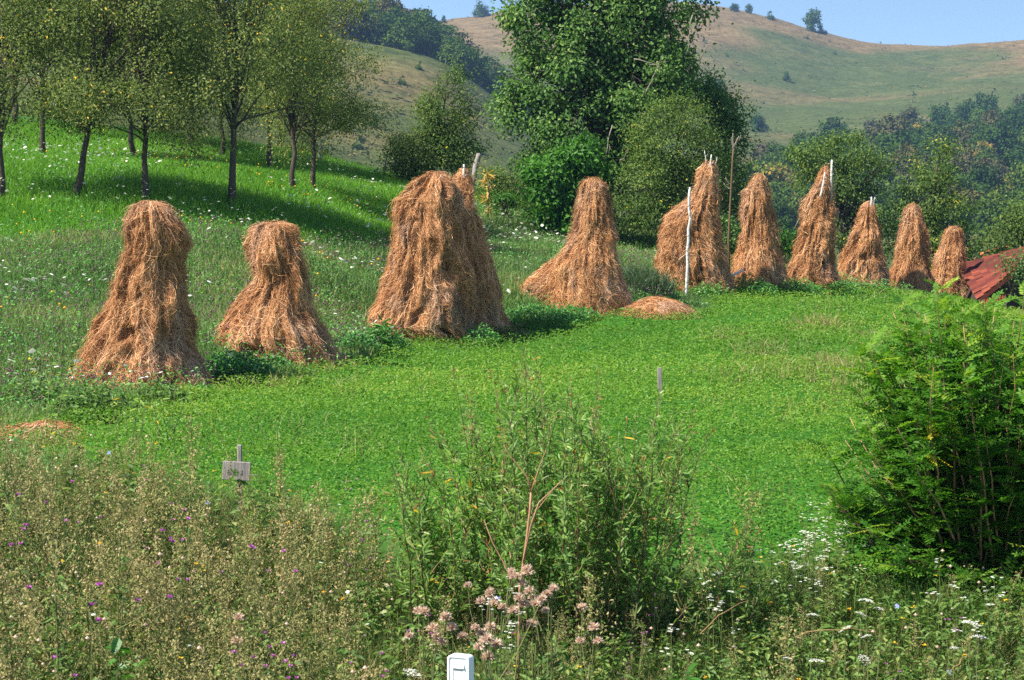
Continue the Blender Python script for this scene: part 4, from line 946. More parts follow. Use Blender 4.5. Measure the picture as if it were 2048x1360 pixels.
# short mown lawn under the orchard, rough meadow below it
lawn = np.clip((Y - np.interp(U, [-300, 0, 400, 800, 1000], [36.2, 36.2, 36.8, 41.5, 60])) / 1.2 + (fbm(pp * .5, 71) - .5) * 1.6 + .5, 0, 1) > .5
hh = np.where(lawn, RNG.uniform(.1, .26, n), RNG.uniform(.08, .26, n) * (.5 + .8 * fbm(pp * .7, 73)))
for (sx, sy, sr) in STACKS: hh = hh * np.where(((X - sx) / (sr + .35)) ** 2 + ((Y - sy) / (sr + .9)) ** 2 < 1, .4, 1)
wd = .0065 + .00024 * Y
tone = (fbm(pp * .45, 74) - .5) * .7
for sel, mi in ((~lawn, 0), (lawn, 1)):
    blades(mg, B[sel], hh[sel], wd[sel], .65, np.clip(.42 + tone[sel] + RNG.normal(0, .17, sel.sum()), 0, 1), mi)
X, Y, U = scat(lambda d: 330 * np.minimum(1, 20 / d) ** 1.3, 14, 58); pp = np.stack([X, Y, 0 * X], 1)
k = not_field(X, Y) & ~((Y < 16.5) & (U > 200)) & (fbm(pp * .8, 76) > np.where(Y > 38, .6, .4)); X, Y = X[k], Y[k]; B = gz(X, Y); n = len(X)
B[:, 2] += RNG.uniform(.03, .3, n) * (.5 + fbm(pp[k] * 1.1, 77))
leafset(mg, B, np.stack([RNG.normal(0, 1, n), RNG.normal(0, 1, n), RNG.normal(.2, .5, n)], 1), np.stack([RNG.normal(0, .5, n), RNG.normal(-.1, .5, n), np.ones(n)], 1), .04 + .0006 * Y, .018 + .0003 * Y, np.clip(.5 + RNG.normal(0, .22, n), 0, 1), 2)
tag(mg.build('grass', [M_GRASS, M_LAWN, M_HERB]), kind='stuff')
# taller dark leafy herbs along the bank at the feet of the haystacks
hb2 = MB()
for (u, d, ru, hgt, cnt, mi) in ((475, 25.2, 75, .42, 1500, 0), (440, 25.6, 40, .35, 600, 0), (545, 26.3, 40, .25, 500, 0), (1090, 35.0, 90, .34, 1700, 0), (1150, 35.6, 50, .26, 800, 0), (960, 32.9, 42, .42, 800, 0), (1000, 33.6, 30, .3, 400, 1), (760, 30.2, 60, .42, 1200, 0), (720, 29.2, 40, .35, 600, 0), (1290, 38.6, 60, .5, 1000, 2),
    (1500, 41.2, 60, .42, 900, 0), (1600, 42.2, 50, .38, 800, 0), (1690, 43.6, 34, .32, 500, 0), (1420, 40.2, 45, .3, 600, 0), (400, 23.2, 40, .16, 500, 0), (345, 22.6, 70, .16, 500, 1), (210, 22.3, 80, .18, 500, 1), (180, 19.8, 90, .42, 1300, 1), (320, 20.8, 60, .36, 900, 1), (60, 21, 90, .4, 1000, 1), (600, 24.9, 24, .2, 220, 1), (1760, 47, 30, .25, 250, 0), (1880, 50.5, 30, .25, 250, 0)):
    n = cnt; r = np.sqrt(RNG.random(n)); a = RNG.uniform(0, 2 * pi, n); x = (u - 1024) / F * d + r * np.cos(a) * ru / F * d; y = d + r * np.sin(a) * ru / F * d * .7
    B = gz(x, y); B[:, 2] += RNG.random(n) ** .7 * hgt * (1 - .6 * r ** 2)
    if mi == 2:
        blades(hb2, B * [1, 1, 1], .3, .016, .9, np.clip(RNG.normal(.35, .15, n), 0, 1), 3)
    else:
        leafset(hb2, B, np.stack([RNG.normal(0, 1, n), RNG.normal(0, 1, n), RNG.normal(.1, .5, n)], 1), np.stack([RNG.normal(0, .5, n), RNG.normal(-.15, .5, n), np.ones(n)], 1), RNG.uniform(.05, .1, n), RNG.uniform(.022, .04, n), np.clip(RNG.normal(.45, .25, n), 0, 1), 0 if mi == 0 else 1)
tag(hb2.build('leafy_herbs', [M_HERB, M_WEED, M_GRASS, leafmat('blue_grass', [(0, (.05, .1, .04)), (1, (.14, .2, .1))], .3)]), kind='stuff')

# flowers of the meadow
def puff(mb, C, r, R, m=0):
    """little six sided flower heads"""
    n = len(C); r = np.broadcast_to(r, (n,)); D6 = np.array([[1, 0, 0], [0, 1, 0], [-1, 0, 0], [0, -1, 0], [0, 0, 1], [0, 0, -1.]])
    V = C[:, None] + D6[None] * r[:, None, None]; b = (np.arange(n) * 6)[:, None]
    T = np.concatenate([b + np.array([t]) for t in ([0, 1, 4], [1, 2, 4], [2, 3, 4], [3, 0, 4], [1, 0, 5], [2, 1, 5], [3, 2, 5], [0, 3, 5])]); mb.add(V.reshape(-1, 3), None, T, np.repeat(R, 6), m)
def umbel_disc(mb, C, r, tilt, R, m=0):
    n = len(C); a = np.arange(7) * 2 * pi / 7; r = np.broadcast_to(r, (n,))
    dx, dy = RNG.normal(0, tilt, n), RNG.normal(-.1, tilt, n); jr = RNG.uniform(.6, 1.15, (n, 7))
    ring = np.stack([np.cos(a)[None] * r[:, None] * jr, np.sin(a)[None] * r[:, None] * jr, np.zeros((n, 7))], -1)
    ring[..., 2] = -.18 * r[:, None] + ring[..., 0] * dx[:, None] + ring[..., 1] * dy[:, None]
    V = np.concatenate([C[:, None], C[:, None] + ring], 1).reshape(-1, 3); b = (np.arange(n) * 8)[:, None]
    T = np.concatenate([b + np.array([[0, 1 + i, 1 + (i + 1) % 7]]) for i in range(7)]); mb.add(V, None, T, np.repeat(R, 8), m)
wf = MB()
X, Y, U = scat(lambda d: 62 * np.minimum(1, 26 / d), 20, 47, -300, 1350); pp = np.stack([X, Y, 0 * X], 1)
k = not_field(X, Y) & (fbm(pp * .28, 81) > .40) & (Y < np.interp(U, [-300, 0, 400, 800, 1000], [36.8, 36.8, 37.2, 41, 46])); B = gz(X[k], Y[k]); n = len(B); B[:, 2] += RNG.uniform(.2, .38, n)
puff(wf, B, RNG.uniform(.008, .015, n) * (B[:, 1] / 26) ** .5, RNG.random(n), 0)
def white_den(d): return 1.5 + 0 * d
X, Y, U = scat(lambda d: 7.5 + 0 * d, 18, 60, -300, 2050); pp = np.stack([X, Y, 0 * X], 1)
q = fbm(pp * .3, 83); lim = np.where((U > 950) & (U < 1400), .44, np.where((U > 660) & (U < 790) & (Y > 43), .38, .53)); lim = np.where((Y > 38) & (U < 660), .56, lim)
k = not_field(X, Y) & (q > lim)
for (sx, sy, sr) in STACKS: k &= ((X - sx) / (sr + .3)) ** 2 + ((Y - sy) / (sr + 1.3)) ** 2 > 1
B = gz(X[k], Y[k]); n = len(B); B[:, 2] += RNG.uniform(.28, .5, n)
rr0 = RNG.uniform(.016, .05, n) * RNG.uniform(.7, 1.1, n)
umbel_disc(wf, B, rr0, .3, RNG.random(n), 1)
X, Y, U = scat(lambda d: 1.6 + 0 * d, 22, 55, -300, 1000); pp = np.stack([X, Y, 0 * X], 1); k = not_field(X, Y) & (fbm(pp * .3, 85) > .52); B = gz(X[k], Y[k]); n = len(B); B[:, 2] += RNG.uniform(.2, .36, n)
puff(wf, B, RNG.uniform(.014, .028, n), RNG.random(n), 2)
tag(wf.build('wildflowers', [M_MAUVE, M_WHITE, M_YEL]), kind='stuff')
# ------------------------------------------------------------------ weeds of the verge: plant shapes
def a_mug(seed, h, side=9, seeds=26, green=.35, bush=1.):
    """tall seeding mugwort: stem, upswept side sprays of small seed clusters, narrow leaves below; materials stem, seeds, leaves"""
    rng = np.random.default_rng(seed); mb = MB(); top = np.array([rng.normal(0, .09), rng.normal(0, .09), 1]) * h
    st = curve_pts((0, 0, 0), top, 7, 0, .012 * h, rng); tube(mb, st, np.linspace(.0055, .0018, 7), 4, 0, rng.random())
    at = lambda t: np.array([np.interp(t, np.linspace(0, 1, 7), st[:, i]) for i in range(3)])
    C = []; 
    for k in range(side):
        t = .3 + .68 * k / side + rng.normal(0, .02); a = k * 2.4 + rng.normal(0, .4); ln = h * (.34 * (1.05 - t) + .06) * bush * rng.uniform(.7, 1.2)
        p = at(min(t, .98)); e = p + np.array([math.cos(a) * ln * .55, math.sin(a) * ln * .55, ln * .85]); pts = curve_pts(p, e, 5, -.1 * ln, .004, rng)
        tube(mb, pts, np.linspace(.0026, .001, 5), 3, 0, rng.random(), False)
        tt = rng.uniform(.12, 1.03, seeds); C.append(np.stack([np.interp(tt, np.linspace(0, 1, 5), pts[:, i]) for i in range(3)], 1) + rng.normal(0, .012 + .012 * bush, (seeds, 3)))
    tt = rng.uniform(.72, 1.02, seeds * 2); C.append(np.stack([np.interp(tt, np.linspace(0, 1, 7), st[:, i]) for i in range(3)], 1) + rng.normal(0, .012, (seeds * 2, 3)))
    C = np.concatenate(C); n = len(C)
    leafset(mb, C, rng.normal(0, 1, (n, 3)) + [0, 0, .4], rng.normal(0, 1, (n, 3)), rng.uniform(.012, .026, n), rng.uniform(.007, .012, n), np.clip(rng.normal(.45, .17, n), 0, 1), 1)
    m = int(70 * green * h / .9); tt = rng.uniform(.04, .75, m); p = np.stack([np.interp(tt, np.linspace(0, 1, 7), st[:, i]) for i in range(3)], 1); a = rng.uniform(0, 2 * pi, m)
    leafset(mb, p + rng.normal(0, .015, (m, 3)), np.stack([np.cos(a), np.sin(a), rng.normal(.1, .5, m)], 1), rng.normal(0, .6, (m, 3)) + [0, 0, 1], rng.uniform(.05, .1, m), rng.uniform(.012, .024, m), np.clip(rng.normal(.4, .25, m), 0, 1), 2, droop=.25)
    return mb
def a_grass(seed, h, n=26):
    mb = MB(); rng = np.random.default_rng(seed); B = rng.normal(0, .05, (n, 3)) * [1, 1, 0]; blades(mb, B, rng.uniform(.5, 1, n) * h, .0085, .55, np.clip(rng.normal(.5, .25, n), 0, 1), 0); return mb
def a_leafy(seed, h, n=60, L=.07, W=.034, stems=3, six=True):
    mb = MB(); rng = np.random.default_rng(seed)
    for s in range(stems):
        top = np.array([rng.normal(0, .22), rng.normal(0, .22), rng.uniform(.75, 1)]) * h; st = curve_pts((rng.normal(0, .03), rng.normal(0, .03), 0), top, 5, 0, .01, rng); tube(mb, st, np.linspace(.005, .0015, 5), 4, 0, rng.random())
        k = n // stems; tt = rng.uniform(.1, 1, k); p = np.stack([np.interp(tt, np.linspace(0, 1, 5), st[:, i]) for i in range(3)], 1); a = rng.uniform(0, 2 * pi, k)
        leafset(mb, p, np.stack([np.cos(a), np.sin(a), rng.normal(.25, .4, k)], 1), rng.normal(0, .35, (k, 3)) + [0, -.1, 1], L * rng.uniform(.6, 1.2, k), W * rng.uniform(.7, 1.2, k), np.clip(rng.normal(.5, .22, k), 0, 1), 1, six, droop=.2)
    return mb
def a_knap(seed, h, heads=5, r=.011):
    """wiry branching stems ending in small flower heads; materials stem, leaf, petals"""
    mb = MB(); rng = np.random.default_rng(seed); st = curve_pts((0, 0, 0), (rng.normal(0, .1), rng.normal(0, .1), h * .7), 5, 0, .012, rng); tube(mb, st, np.linspace(.004, .002, 5), 4, 0, rng.random())
    for k in range(heads):
        p = st[2 + k % 3]; e = np.array([p[0] + rng.normal(0, .1), p[1] + rng.normal(0, .1), h * rng.uniform(.72, 1.02)]); tube(mb, curve_pts(p, e, 4, -.01, .004, rng), [.002, .0018, .0016, .0014], 3, 0, rng.random(), False)
        puff(mb, np.array([e]), r * .8, [.3], 0)
        n = 9; a = np.arange(n) * 2 * pi / n; leafset(mb, np.tile(e + [0, 0, r * .4], (n, 1)), np.stack([np.cos(a), np.sin(a), rng.uniform(.5, 1.4, n)], 1), rng.normal(0, 1, (n, 3)), r * 1.9, r * .9, rng.random(n), 2)
    m = 22; tt = rng.uniform(.05, .9, m); p = np.stack([np.interp(tt, np.linspace(0, 1, 5), st[:, i]) for i in range(3)], 1); a = rng.uniform(0, 2 * pi, m)
    leafset(mb, p, np.stack([np.cos(a), np.sin(a), rng.normal(.3, .4, m)], 1), rng.normal(0, .5, (m, 3)) + [0, 0, 1], rng.uniform(.03, .08, m), .011, np.clip(rng.normal(.5, .25, m), 0, 1), 1)
    return mb
def umbel(mb, c, R, rng, m, stem0=None, n=34, ms=0):
    """carrot umbel: rays and a domed plate of little florets"""
    k = np.arange(n); rad = np.sqrt((k + .5) / n) * R; a = k * 2.39996; tilt = rng.normal(0, .22, 2)
    C = np.stack([c[0] + rad * np.cos(a), c[1] + rad * np.sin(a), c[2] + .3 * R * (1 - (rad / R) ** 2) + rad * np.cos(a) * tilt[0] + rad * np.sin(a) * tilt[1]], 1) + rng.normal(0, R * .05, (n, 3))
    for q in range(3):
        aa = rng.uniform(0, 6.28, n); leafset(mb, C - np.stack([np.cos(aa), np.sin(aa), 0 * aa], 1) * R * .1, np.stack([np.cos(aa), np.sin(aa), rng.normal(.1, .2, n)], 1), rng.normal(0, .25, (n, 3)) + [0, 0, 1], R * .3, R * .2, rng.random(n), m)
    if stem0 is not None:
        for i in range(0, n, 3): tube(mb, [stem0, C[i]], [.0012, .0008], 3, ms, .6, False)

M3 = [M_STEM, M_MUG, M_WEED]
mugs = [a_mug(400 + k, 1, 9 + k % 4, 26, .5, .8 + .12 * (k % 4)) for k in range(6)]
leafy = [a_leafy(420 + k, 1, 56, .105 + .03 * (k % 2), .05 + .016 * (k % 2)) for k in range(4)]
grs = [a_grass(430 + k, 1) for k in range(3)]
knaps = [a_knap(440 + k, 1, 5) for k in range(4)]
# where the verge lies and how tall its plants stand
def tall(u): return np.interp(u, [-330, 150, 330, 600, 760, 900, 1300, 1500, 1750, 2380], [1.0, .98, .92, .86, .7, .5, .42, .42, .42, .5])
def brown(u): return np.interp(u, [-330, 600, 800, 1300, 1500, 2380], [.95, .95, .8, .75, .5, .26])
back = lambda u: np.interp(u, [-330, 0, 200, 420, 600, 760, 900, 1500, 1700, 2380], [14.4, 14.2, 13.8, 13.3, 13.3, 12.0, 12.4, 12.4, 12.4, 12.8])
vw = MB()
def zone(dn, d0=7.3, d1=14.4, u0=-330, u1=2380):
    X, Y, U = scat(lambda d: dn + 0 * d, d0, d1, u0, u1); k = Y < back(U) + RNG.normal(0, .25, len(U)); return X[k], Y[k], U[k]
clear = lambda X, Y: ~((np.abs(X - cx) < .16) & (Y < 8.6) & (Y > 7.2))   # nothing grows right in front of the marker post
X, Y, U = zone(42); k = (RNG.random(len(X)) < brown(U) * (.15 + 1.2 * fbm(np.stack([X, Y, 0 * X], 1) * 1.1, 91))) & clear(X, Y); X, Y, U = X[k], Y[k], U[k]
pos = gz(X, Y) - [0, 0, .03]; sc = tall(U) * RNG.uniform(.55, 1.12, len(U)); w_ = RNG.integers(0, 6, len(U))
def cap_h(sc, d, u):     # keep the verge's outline: nothing may rise above the rows the plants reach
    row = np.interp(u, [-330, 60, 330, 560, 700, 800, 1000, 1300, 1500, 2380], [872, 862, 880, 952, 985, 1080, 1130, 1140, 1080, 1090])
    return np.minimum(sc, np.maximum(.18, CZ - (row - HV) / F * d - height((u - 1024) / F * d, d)) * RNG.uniform(.6, 1.08, len(sc)))
sc = cap_h(sc, Y, U)
mm = MB()
for i in range(6):
    s_ = w_ == i; mm.scatter(mugs[i], pos[s_], RNG.uniform(0, 6.28, s_.sum()), sc[s_], .2, .16)
tag(mm.build('seeding_weeds', M3), kind='stuff')
X, Y, U = zone(150); k = (RNG.random(len(X)) > brown(U) * .8) & clear(X, Y); X, Y, U = X[k], Y[k], U[k]; pos = gz(X, Y) - [0, 0, .02]; sc = cap_h(np.minimum(tall(U), .62) * RNG.uniform(.35, 1., len(U)), Y, U); w_ = RNG.integers(0, 4, len(U)); lv = MB()
for i in range(4):
    s_ = w_ == i; lv.scatter(leafy[i], pos[s_], RNG.uniform(0, 6.28, s_.sum()), sc[s_], .15, .15)
X, Y, U = zone(105); k = clear(X, Y); X, Y, U = X[k], Y[k], U[k]; pos = gz(X, Y) - [0, 0, .02]; sc = cap_h(np.minimum(tall(U), .7) * RNG.uniform(.35, .95, len(U)), Y, U); w_ = RNG.integers(0, 3, len(U)); gb = MB()
for i in range(3):
    s_ = w_ == i; gb.scatter(grs[i], pos[s_], RNG.uniform(0, 6.28, s_.sum()), sc[s_], .2, .15)
tag(lv.build('leafy_weeds', [M_STEM, M_WEED]), kind='stuff'); tag(gb.build('verge_grass', [leafmat('verge_grass', [(0, G(.04, .09, .018)), (.5, G(.1, .17, .035)), (.8, G(.2, .23, .06)), (1, G(.38, .32, .14))], .35)]), kind='stuff')
X, Y, U = zone(1.9, 8.2); k = (RNG.random(len(X)) < np.where(U < 1350, .9, .35)) & clear(X, Y) & ~((np.abs(U - 473) < 55) & (Y > 11)); X, Y, U = X[k], Y[k], U[k]; pos = gz(X, Y); sc = cap_h(tall(U) * RNG.uniform(.85, 1.15, len(U)), Y, U) * 1.04; w_ = RNG.integers(0, 4, len(U)); kb = MB()
for i in range(4):
    s_ = w_ == i; kb.scatter(knaps[i], pos[s_], RNG.uniform(0, 6.28, s_.sum()), sc[s_], .1, .12)
tag(kb.build('knapweed', [M_STEM, M_WEED, M_MAG]), kind='stuff')
# yellow, blue and dried heads sprinkled through the verge
fl = MB()
X, Y, U = zone(16, 8.5); k = clear(X, Y) & (RNG.random(len(X)) < .8); k &= ~((np.abs(U - 473) < 45) & (Y > 11)); X, Y, U = X[k], Y[k], U[k]; B = gz(X, Y); hh = cap_h(tall(U) * RNG.uniform(.6, 1.05, len(U)), Y, U); B[:, 2] += hh; ty = RNG.random(len(U))
puff(fl, B[ty < .55], RNG.uniform(.007, .013, (ty < .55).sum()), RNG.random((ty < .55).sum()), 0)
s_ = (ty > .55) & (ty < .78); n = s_.sum(); 
for q in range(6): a = RNG.uniform(0, 6.28, n); leafset(fl, B[s_], np.stack([np.cos(a), np.sin(a), RNG.normal(.2, .3, n)], 1), RNG.normal(0, .3, (n, 3)) + [0, -.4, 1], .016, .008, RNG.random(n), 1)
s_ = (ty > .83) & (ty < .86); n = s_.sum()
for q in range(8): a = RNG.uniform(0, 6.28, n); leafset(fl, B[s_], np.stack([np.cos(a), np.sin(a) * .5, np.sin(a) * .8], 1), RNG.normal(0, .2, (n, 3)) + [0, -1, .5], .018, .008, RNG.random(n), 2)
s_ = ty > .86; umbel_disc(fl, B[s_], .014, .3, RNG.random(s_.sum()), 3)
tag(fl.build('verge_flowers', [M_FLUFF, M_YEL, M_BLUE, M_WHITE]), kind='stuff')

# ------------------------------------------------------------------ single plants one can point at
def parts_of(mb, names, mats, root, sel=None):
    """one child mesh per material of the plant shape"""
    V, Q, T, R, mq, mt = mb.arrays()
    for i, nm in enumerate(names):
        q, t = Q[mq == i], T[mt == i]
        if not len(q) and not len(t): continue
        us = np.unique(np.concatenate([q.ravel(), t.ravel()])); mp = np.full(len(V), -1); mp[us] = np.arange(len(us))
        b = MB(); b.add(V[us] + np.array(root.location), mp[q] if len(q) else None, mp[t] if len(t) else None, R[us]); b.build(nm, mats[i], root)
# tall seeding mugworts standing over the field
def mugwort(u, d, vtop, seed, label, green=.4, bush=1., side=12, seeds=34):
    b = on_ground(u, d, -.02); h = P(u, vtop, d)[2] - b[2]; t = thing('mugwort', b, label, 'weed', 'tall seeding weeds of the verge')
    parts_of(a_mug(seed, h, side, seeds, green * 1.6, bush), ('stem', 'seed_sprays', 'leaves'), M3, t)
for a in ((42, 11.6, 822, 501, 'tall brown seeding weed in front of the flat hay heap'), (375, 11.8, 838, 502, 'slender seeding weed rising over the field edge left of the signboard'), (300, 12.0, 880, 503, 'brown seeding weed below the tall knob topped haystack'),
    (558, 12.2, 905, 504, 'brown seeding weed just right of the signboard'), (340, 10.8, 900, 505, 'broad seeding weed between the hay heap and the signboard'), (735, 11.2, 970, 506, 'reddish seeding weed left of the willow bush'), (715, 10.6, 1010, 507, 'low brown weed at the left foot of the willow bush'),
    (1470, 11.6, 985, 508, 'feathery seeding weed at the right edge of the willow bush'), (1180, 9.6, 1160, 509, 'pale seeding spike in front of the willow bush, right of the thistle down'), (1560, 9.4, 1230, 510, 'reddish brown seeding weed in the low green verge'), (120, 9.2, 930, 511, 'large brown seeding weed near the left edge'),
    (230, 9.6, 980, 512, 'bushy brown seeding weed below the flat hay heap'), (620, 10.2, 1000, 513, 'leaning brown weed below the signboard'), (1410, 10.8, 1040, 514, 'thin seeding weed in the right half of the willow bush')):
    mugwort(*a)
# thistles gone to down
def thistle(u, d, vt, label, heads, seed, spread=.16):
    rng = np.random.default_rng(seed); b = on_ground(u, d, -.02); t = thing('thistle', b, label, 'thistle', 'thistles gone to seed'); sm = MB(); h = P(u, vt, d)[2] - b[2]
    st = curve_pts(b, b + np.array([rng.normal(0, .05), 0, h * .7]), 5, 0, .015, rng); tube(sm, st, np.linspace(.006, .003, 5), 5, 0, .5); tips = []
    for k in range(heads):
        e = b + np.array([rng.uniform(-1, 1) * spread, rng.uniform(-1, 1) * spread * .7, h * rng.uniform(.8, 1.0)]); tube(sm, curve_pts(st[1 + k % 4], e, 5, -.02, .006, rng), np.linspace(.003, .0018, 5), 4, 0, rng.random()); tips.append(e)
    m = 30; tt = rng.uniform(.1, .95, m); p = np.stack([np.interp(tt, np.linspace(0, 1, 5), st[:, i]) for i in range(3)], 1); a = rng.uniform(0, 6.28, m)
    leafset(sm, p, np.stack([np.cos(a), np.sin(a), rng.normal(.2, .4, m)], 1), rng.normal(0, .4, (m, 3)) + [0, 0, 1], rng.uniform(.06, .13, m), .03, rng.random(m) * .8, 1, True)
    sm.build('stem', [M_STEM, M_WEED], t)
    for e in tips:
        hm = MB(); n = 110; R = rng.uniform(.021, .032); dr = rand_dirs(n, rng); dr[:, 2] = np.abs(dr[:, 2]) * .95 - .25; dr = unit(dr)
        leafset(hm, np.tile(e, (n, 1)) + dr * R * .15, dr + rng.normal(0, .15, (n, 3)), rng.normal(0, 1, (n, 3)), R * rng.uniform(.7, 1.1, n), R * .3, rng.random(n), 0); puff(hm, np.array([e]), R * .45, [.3], 0)
        hm.build('seed_head', M_FLUFF, t)
thistle(848, 9.0, 1215, 'thistle with a close bunch of pale down left of the reddish stalk', 7, 601, .1); thistle(905, 8.9, 1225, 'thistle with two pale downy heads above the white marker post', 3, 602, .07); thistle(985, 9.3, 1140, 'thistle with downy heads at the foot of the willow bush', 7, 603, .15)
thistle(1015, 8.9, 1185, 'thistle with a loose row of downy heads in the middle of the verge', 8, 604, .16); thistle(1095, 9.5, 1125, 'tallest downy thistle, right beside the reddish stalk', 8, 605, .1); thistle(1060, 8.9, 1190, 'thistle with small downy heads below the reddish stalk', 5, 606, .12)
thistle(1000, 8.5, 1255, 'low thistle with downy heads right of the marker post', 5, 607, .1); thistle(462, 9.0, 1215, 'lone dried thistle with brownish down in the brown weeds', 2, 608, .03); thistle(1165, 9.1, 1205, 'thistle with few downy heads right of the others', 4, 609, .12)
# wild carrots with white umbels
def carrot(u, v, d, R, label, seed, k=1):
    rng = np.random.default_rng(seed); b = on_ground(u, d, -.02); t = thing('wild_carrot', b, label, 'flower', 'wild carrots in the verge'); tip = P(u, v, d); sm = MB(); st = curve_pts(b, tip, 6, 0, .01, rng); tube(sm, st, np.linspace(.004, .002, 6), 5, 0, .6)
    m = 16; tt = rng.uniform(.1, .6, m); p = np.stack([np.interp(tt, np.linspace(0, 1, 6), st[:, i]) for i in range(3)], 1); a = rng.uniform(0, 6.28, m); leafset(sm, p, np.stack([np.cos(a), np.sin(a), rng.normal(.4, .3, m)], 1), rng.normal(0, .4, (m, 3)) + [0, 0, 1], .08, .02, rng.random(m), 1)
    sm.build('stem', [M_STEM, M_WEED], t); um = MB(); umbel(um, tip + [0, 0, .012], R, rng, 0, tip - [0, 0, .012], 40, 1); um.build('umbel', [M_WHITE, M_STEM], t)
for i, (u, v, R, lab) in enumerate(((1633, 1329, .036, 'white umbel near the bottom edge, left of two'), (1729, 1325, .028, 'white umbel near the bottom edge, right of two'), (1690, 1264, .03, 'white umbel in the middle of the right verge, left of a tilted one'), (1732, 1279, .026, 'tilted white umbel in the middle of the right verge'),
    (1733, 1208, .036, 'wide loose white umbel highest in the right verge'), (1625, 1236, .028, 'white umbel alone left in the right verge'), (1758, 1223, .022, 'small white umbel under the wide loose one'), (1942, 1254, .044, 'wide white umbel near the right edge, upper of two'), (1958, 1281, .04, 'round white umbel near the right edge, lower of two'), (1908, 1302, .02, 'little greenish white umbel left of the round one'),
    (825, 1353, .044, 'white umbel cut by the bottom edge left of the marker post'), (815, 1282, .022, 'small white umbel in the brown weeds left of the thistle down'), (1575, 1323, .022, 'dull white umbel next to the reddish brown weed'), (1722, 1234, .026, 'faded white umbel below the wide loose one'))):
    carrot(u, v, 9.2 if v < 1300 else 8.7, R, lab, 640 + i)
# white yarrow clumps by the feathery shrub
def yarrow(u, d, vt, wpx, n, label, seed):
    rng = np.random.default_rng(seed); b = on_ground(u, d); t = thing('yarrow', b, label, 'flower', 'white flowering clumps'); sm = MB(); fm_ = MB()
    for k in range(n):
        x = rng.normal(0, .5) * wpx / F * d; y = rng.uniform(-.35, .35); p = np.array([b[0] + x, d + y, 0]); p[2] = hz(p[0], p[1]); hh = max(.12, (P(u, vt, d)[2] - b[2]) * rng.uniform(.6, 1.0)); e = p + np.array([rng.normal(0, .03), rng.normal(0, .03), hh]); tube(sm, [p, (p + e) / 2 + rng.normal(0, .01, 3), e], [.002, .0018, .0012], 4, 0, .2 + .3 * rng.random())
        for q in range(rng.integers(3, 6)):
            c = e + rng.normal(0, .016, 3) * [1, 1, .5]; a = np.arange(6) * 1.05; leafset(fm_, np.tile(c, (6, 1)), np.stack([np.cos(a), np.sin(a), 0 * a + .15], 1), rng.normal(0, .2, (6, 3)) + [0, 0, 1], .0125, .0095, rng.random(6), 0)
        m = 8; tt = rng.uniform(0, .8, m)[:, None]; a = rng.uniform(0, 6.28, m); leafset(sm, p * (1 - tt) + e * tt, np.stack([np.cos(a), np.sin(a), 0 * a + .4], 1), rng.normal(0, .4, (m, 3)) + [0, 0, 1], .05, .012, rng.random(m), 1)
    sm.build('stems', [M_STEM, M_WEED], t)['kind'] = 'stuff'; fm_.build('florets', M_WHITE, t)['kind'] = 'stuff'
yarrow(1682, 12.3, 1022, 70, 46, 'dense clump of small white flowers at the edge of the feathery shrub', 661); yarrow(1630, 11.8, 1072, 80, 34, 'loose clump of small white flowers where the field ends', 662); yarrow(1580, 11.6, 1085, 60, 14, 'few small white flowers at the field end, left of the loose clump', 663); yarrow(1960, 10.6, 1145, 90, 13, 'white flowering clump in the shade under the feathery shrub', 664); yarrow(1440, 10.6, 1150, 40, 10, 'few small white flowers at the right foot of the willow bush', 665); yarrow(1008, 9.6, 1148, 40, 14, 'small daisies at the foot of the willow bush', 666); yarrow(1350, 9.3, 1215, 20, 4, 'tiny white flowers right below the willow bush', 667)
# lush grass tuft under the shrub
gt = MB(); c = on_ground(1860, 11.4); n = 260; B = c + RNG.normal(0, 1, (n, 3)) * [.2, .14, 0]; B[:, 2] = height(B[:, 0], B[:, 1]); blades(gt, B, RNG.uniform(.2, .42, n), .011, .8, RNG.uniform(.3, .9, n)); t = bpy.data.objects.new('t', None); t.location = c; o = gt.build('grass_tuft', leafmat('lush_grass', [(0, (.05, .13, .02)), (1, (.13, .27, .05))], .4), t); o.parent = None; o.location = c; bpy.data.objects.remove(t); tag(o, 'lush green grass tuft in front of the feathery shrub', 'grass tuft')
# broad leaved plants
def broad(u, d, h, label, seed, n=70, L=.09, W=.05, stems=3, ml=M_BROAD):
    b = on_ground(u, d, -.02); t = thing('leafy_plant', b, label, 'plant'); parts_of(a_leafy(seed, h, n, L / h if False else L, W, stems), ('stem', 'leaves'), (M_STEM, ml), t)
broad(1345, 9.6, .55, 'bright green leafy plant right below the willow bush', 701, 90, .09, .045); broad(1660, 9.6, .42, 'bright green leafy plant in the middle of the right verge', 702, 90, .09, .05, 4); broad(1500, 9.0, .32, 'low green creeper left of the reddish brown weed', 703, 140, .05, .035, 6); broad(15, 8.8, .55, 'dark green leafy plant at the left edge of the verge', 704, 90, .09, .06, 4); broad(200, 8.8, .85, 'tall green leaved stem among the brown weeds', 705, 40, .08, .045, 2)
broad(760, 30.0, .55, 'bright leafy weed at the foot of the bank left of the widest haystack', 706, 46, .22, .06, 3); broad(255, 15.2, .85, 'leafy willow sprig in front of the tall knob topped haystack', 707, 120, .07, .016, 6, M_WILLOW); broad(95, 17.5, 1.25, 'thin willow sprig rising left of the tall knob topped haystack', 708, 60, .08, .018, 3, M_WILLOW); broad(330, 17, .7, 'willow sprig in front of the foot of the tall knob topped haystack', 709, 90, .08, .018, 6, M_WILLOW)
broad(1330, 16, .3, 'pale leafy weed in the field below the grey stake', 710, 60, .07, .04, 4)

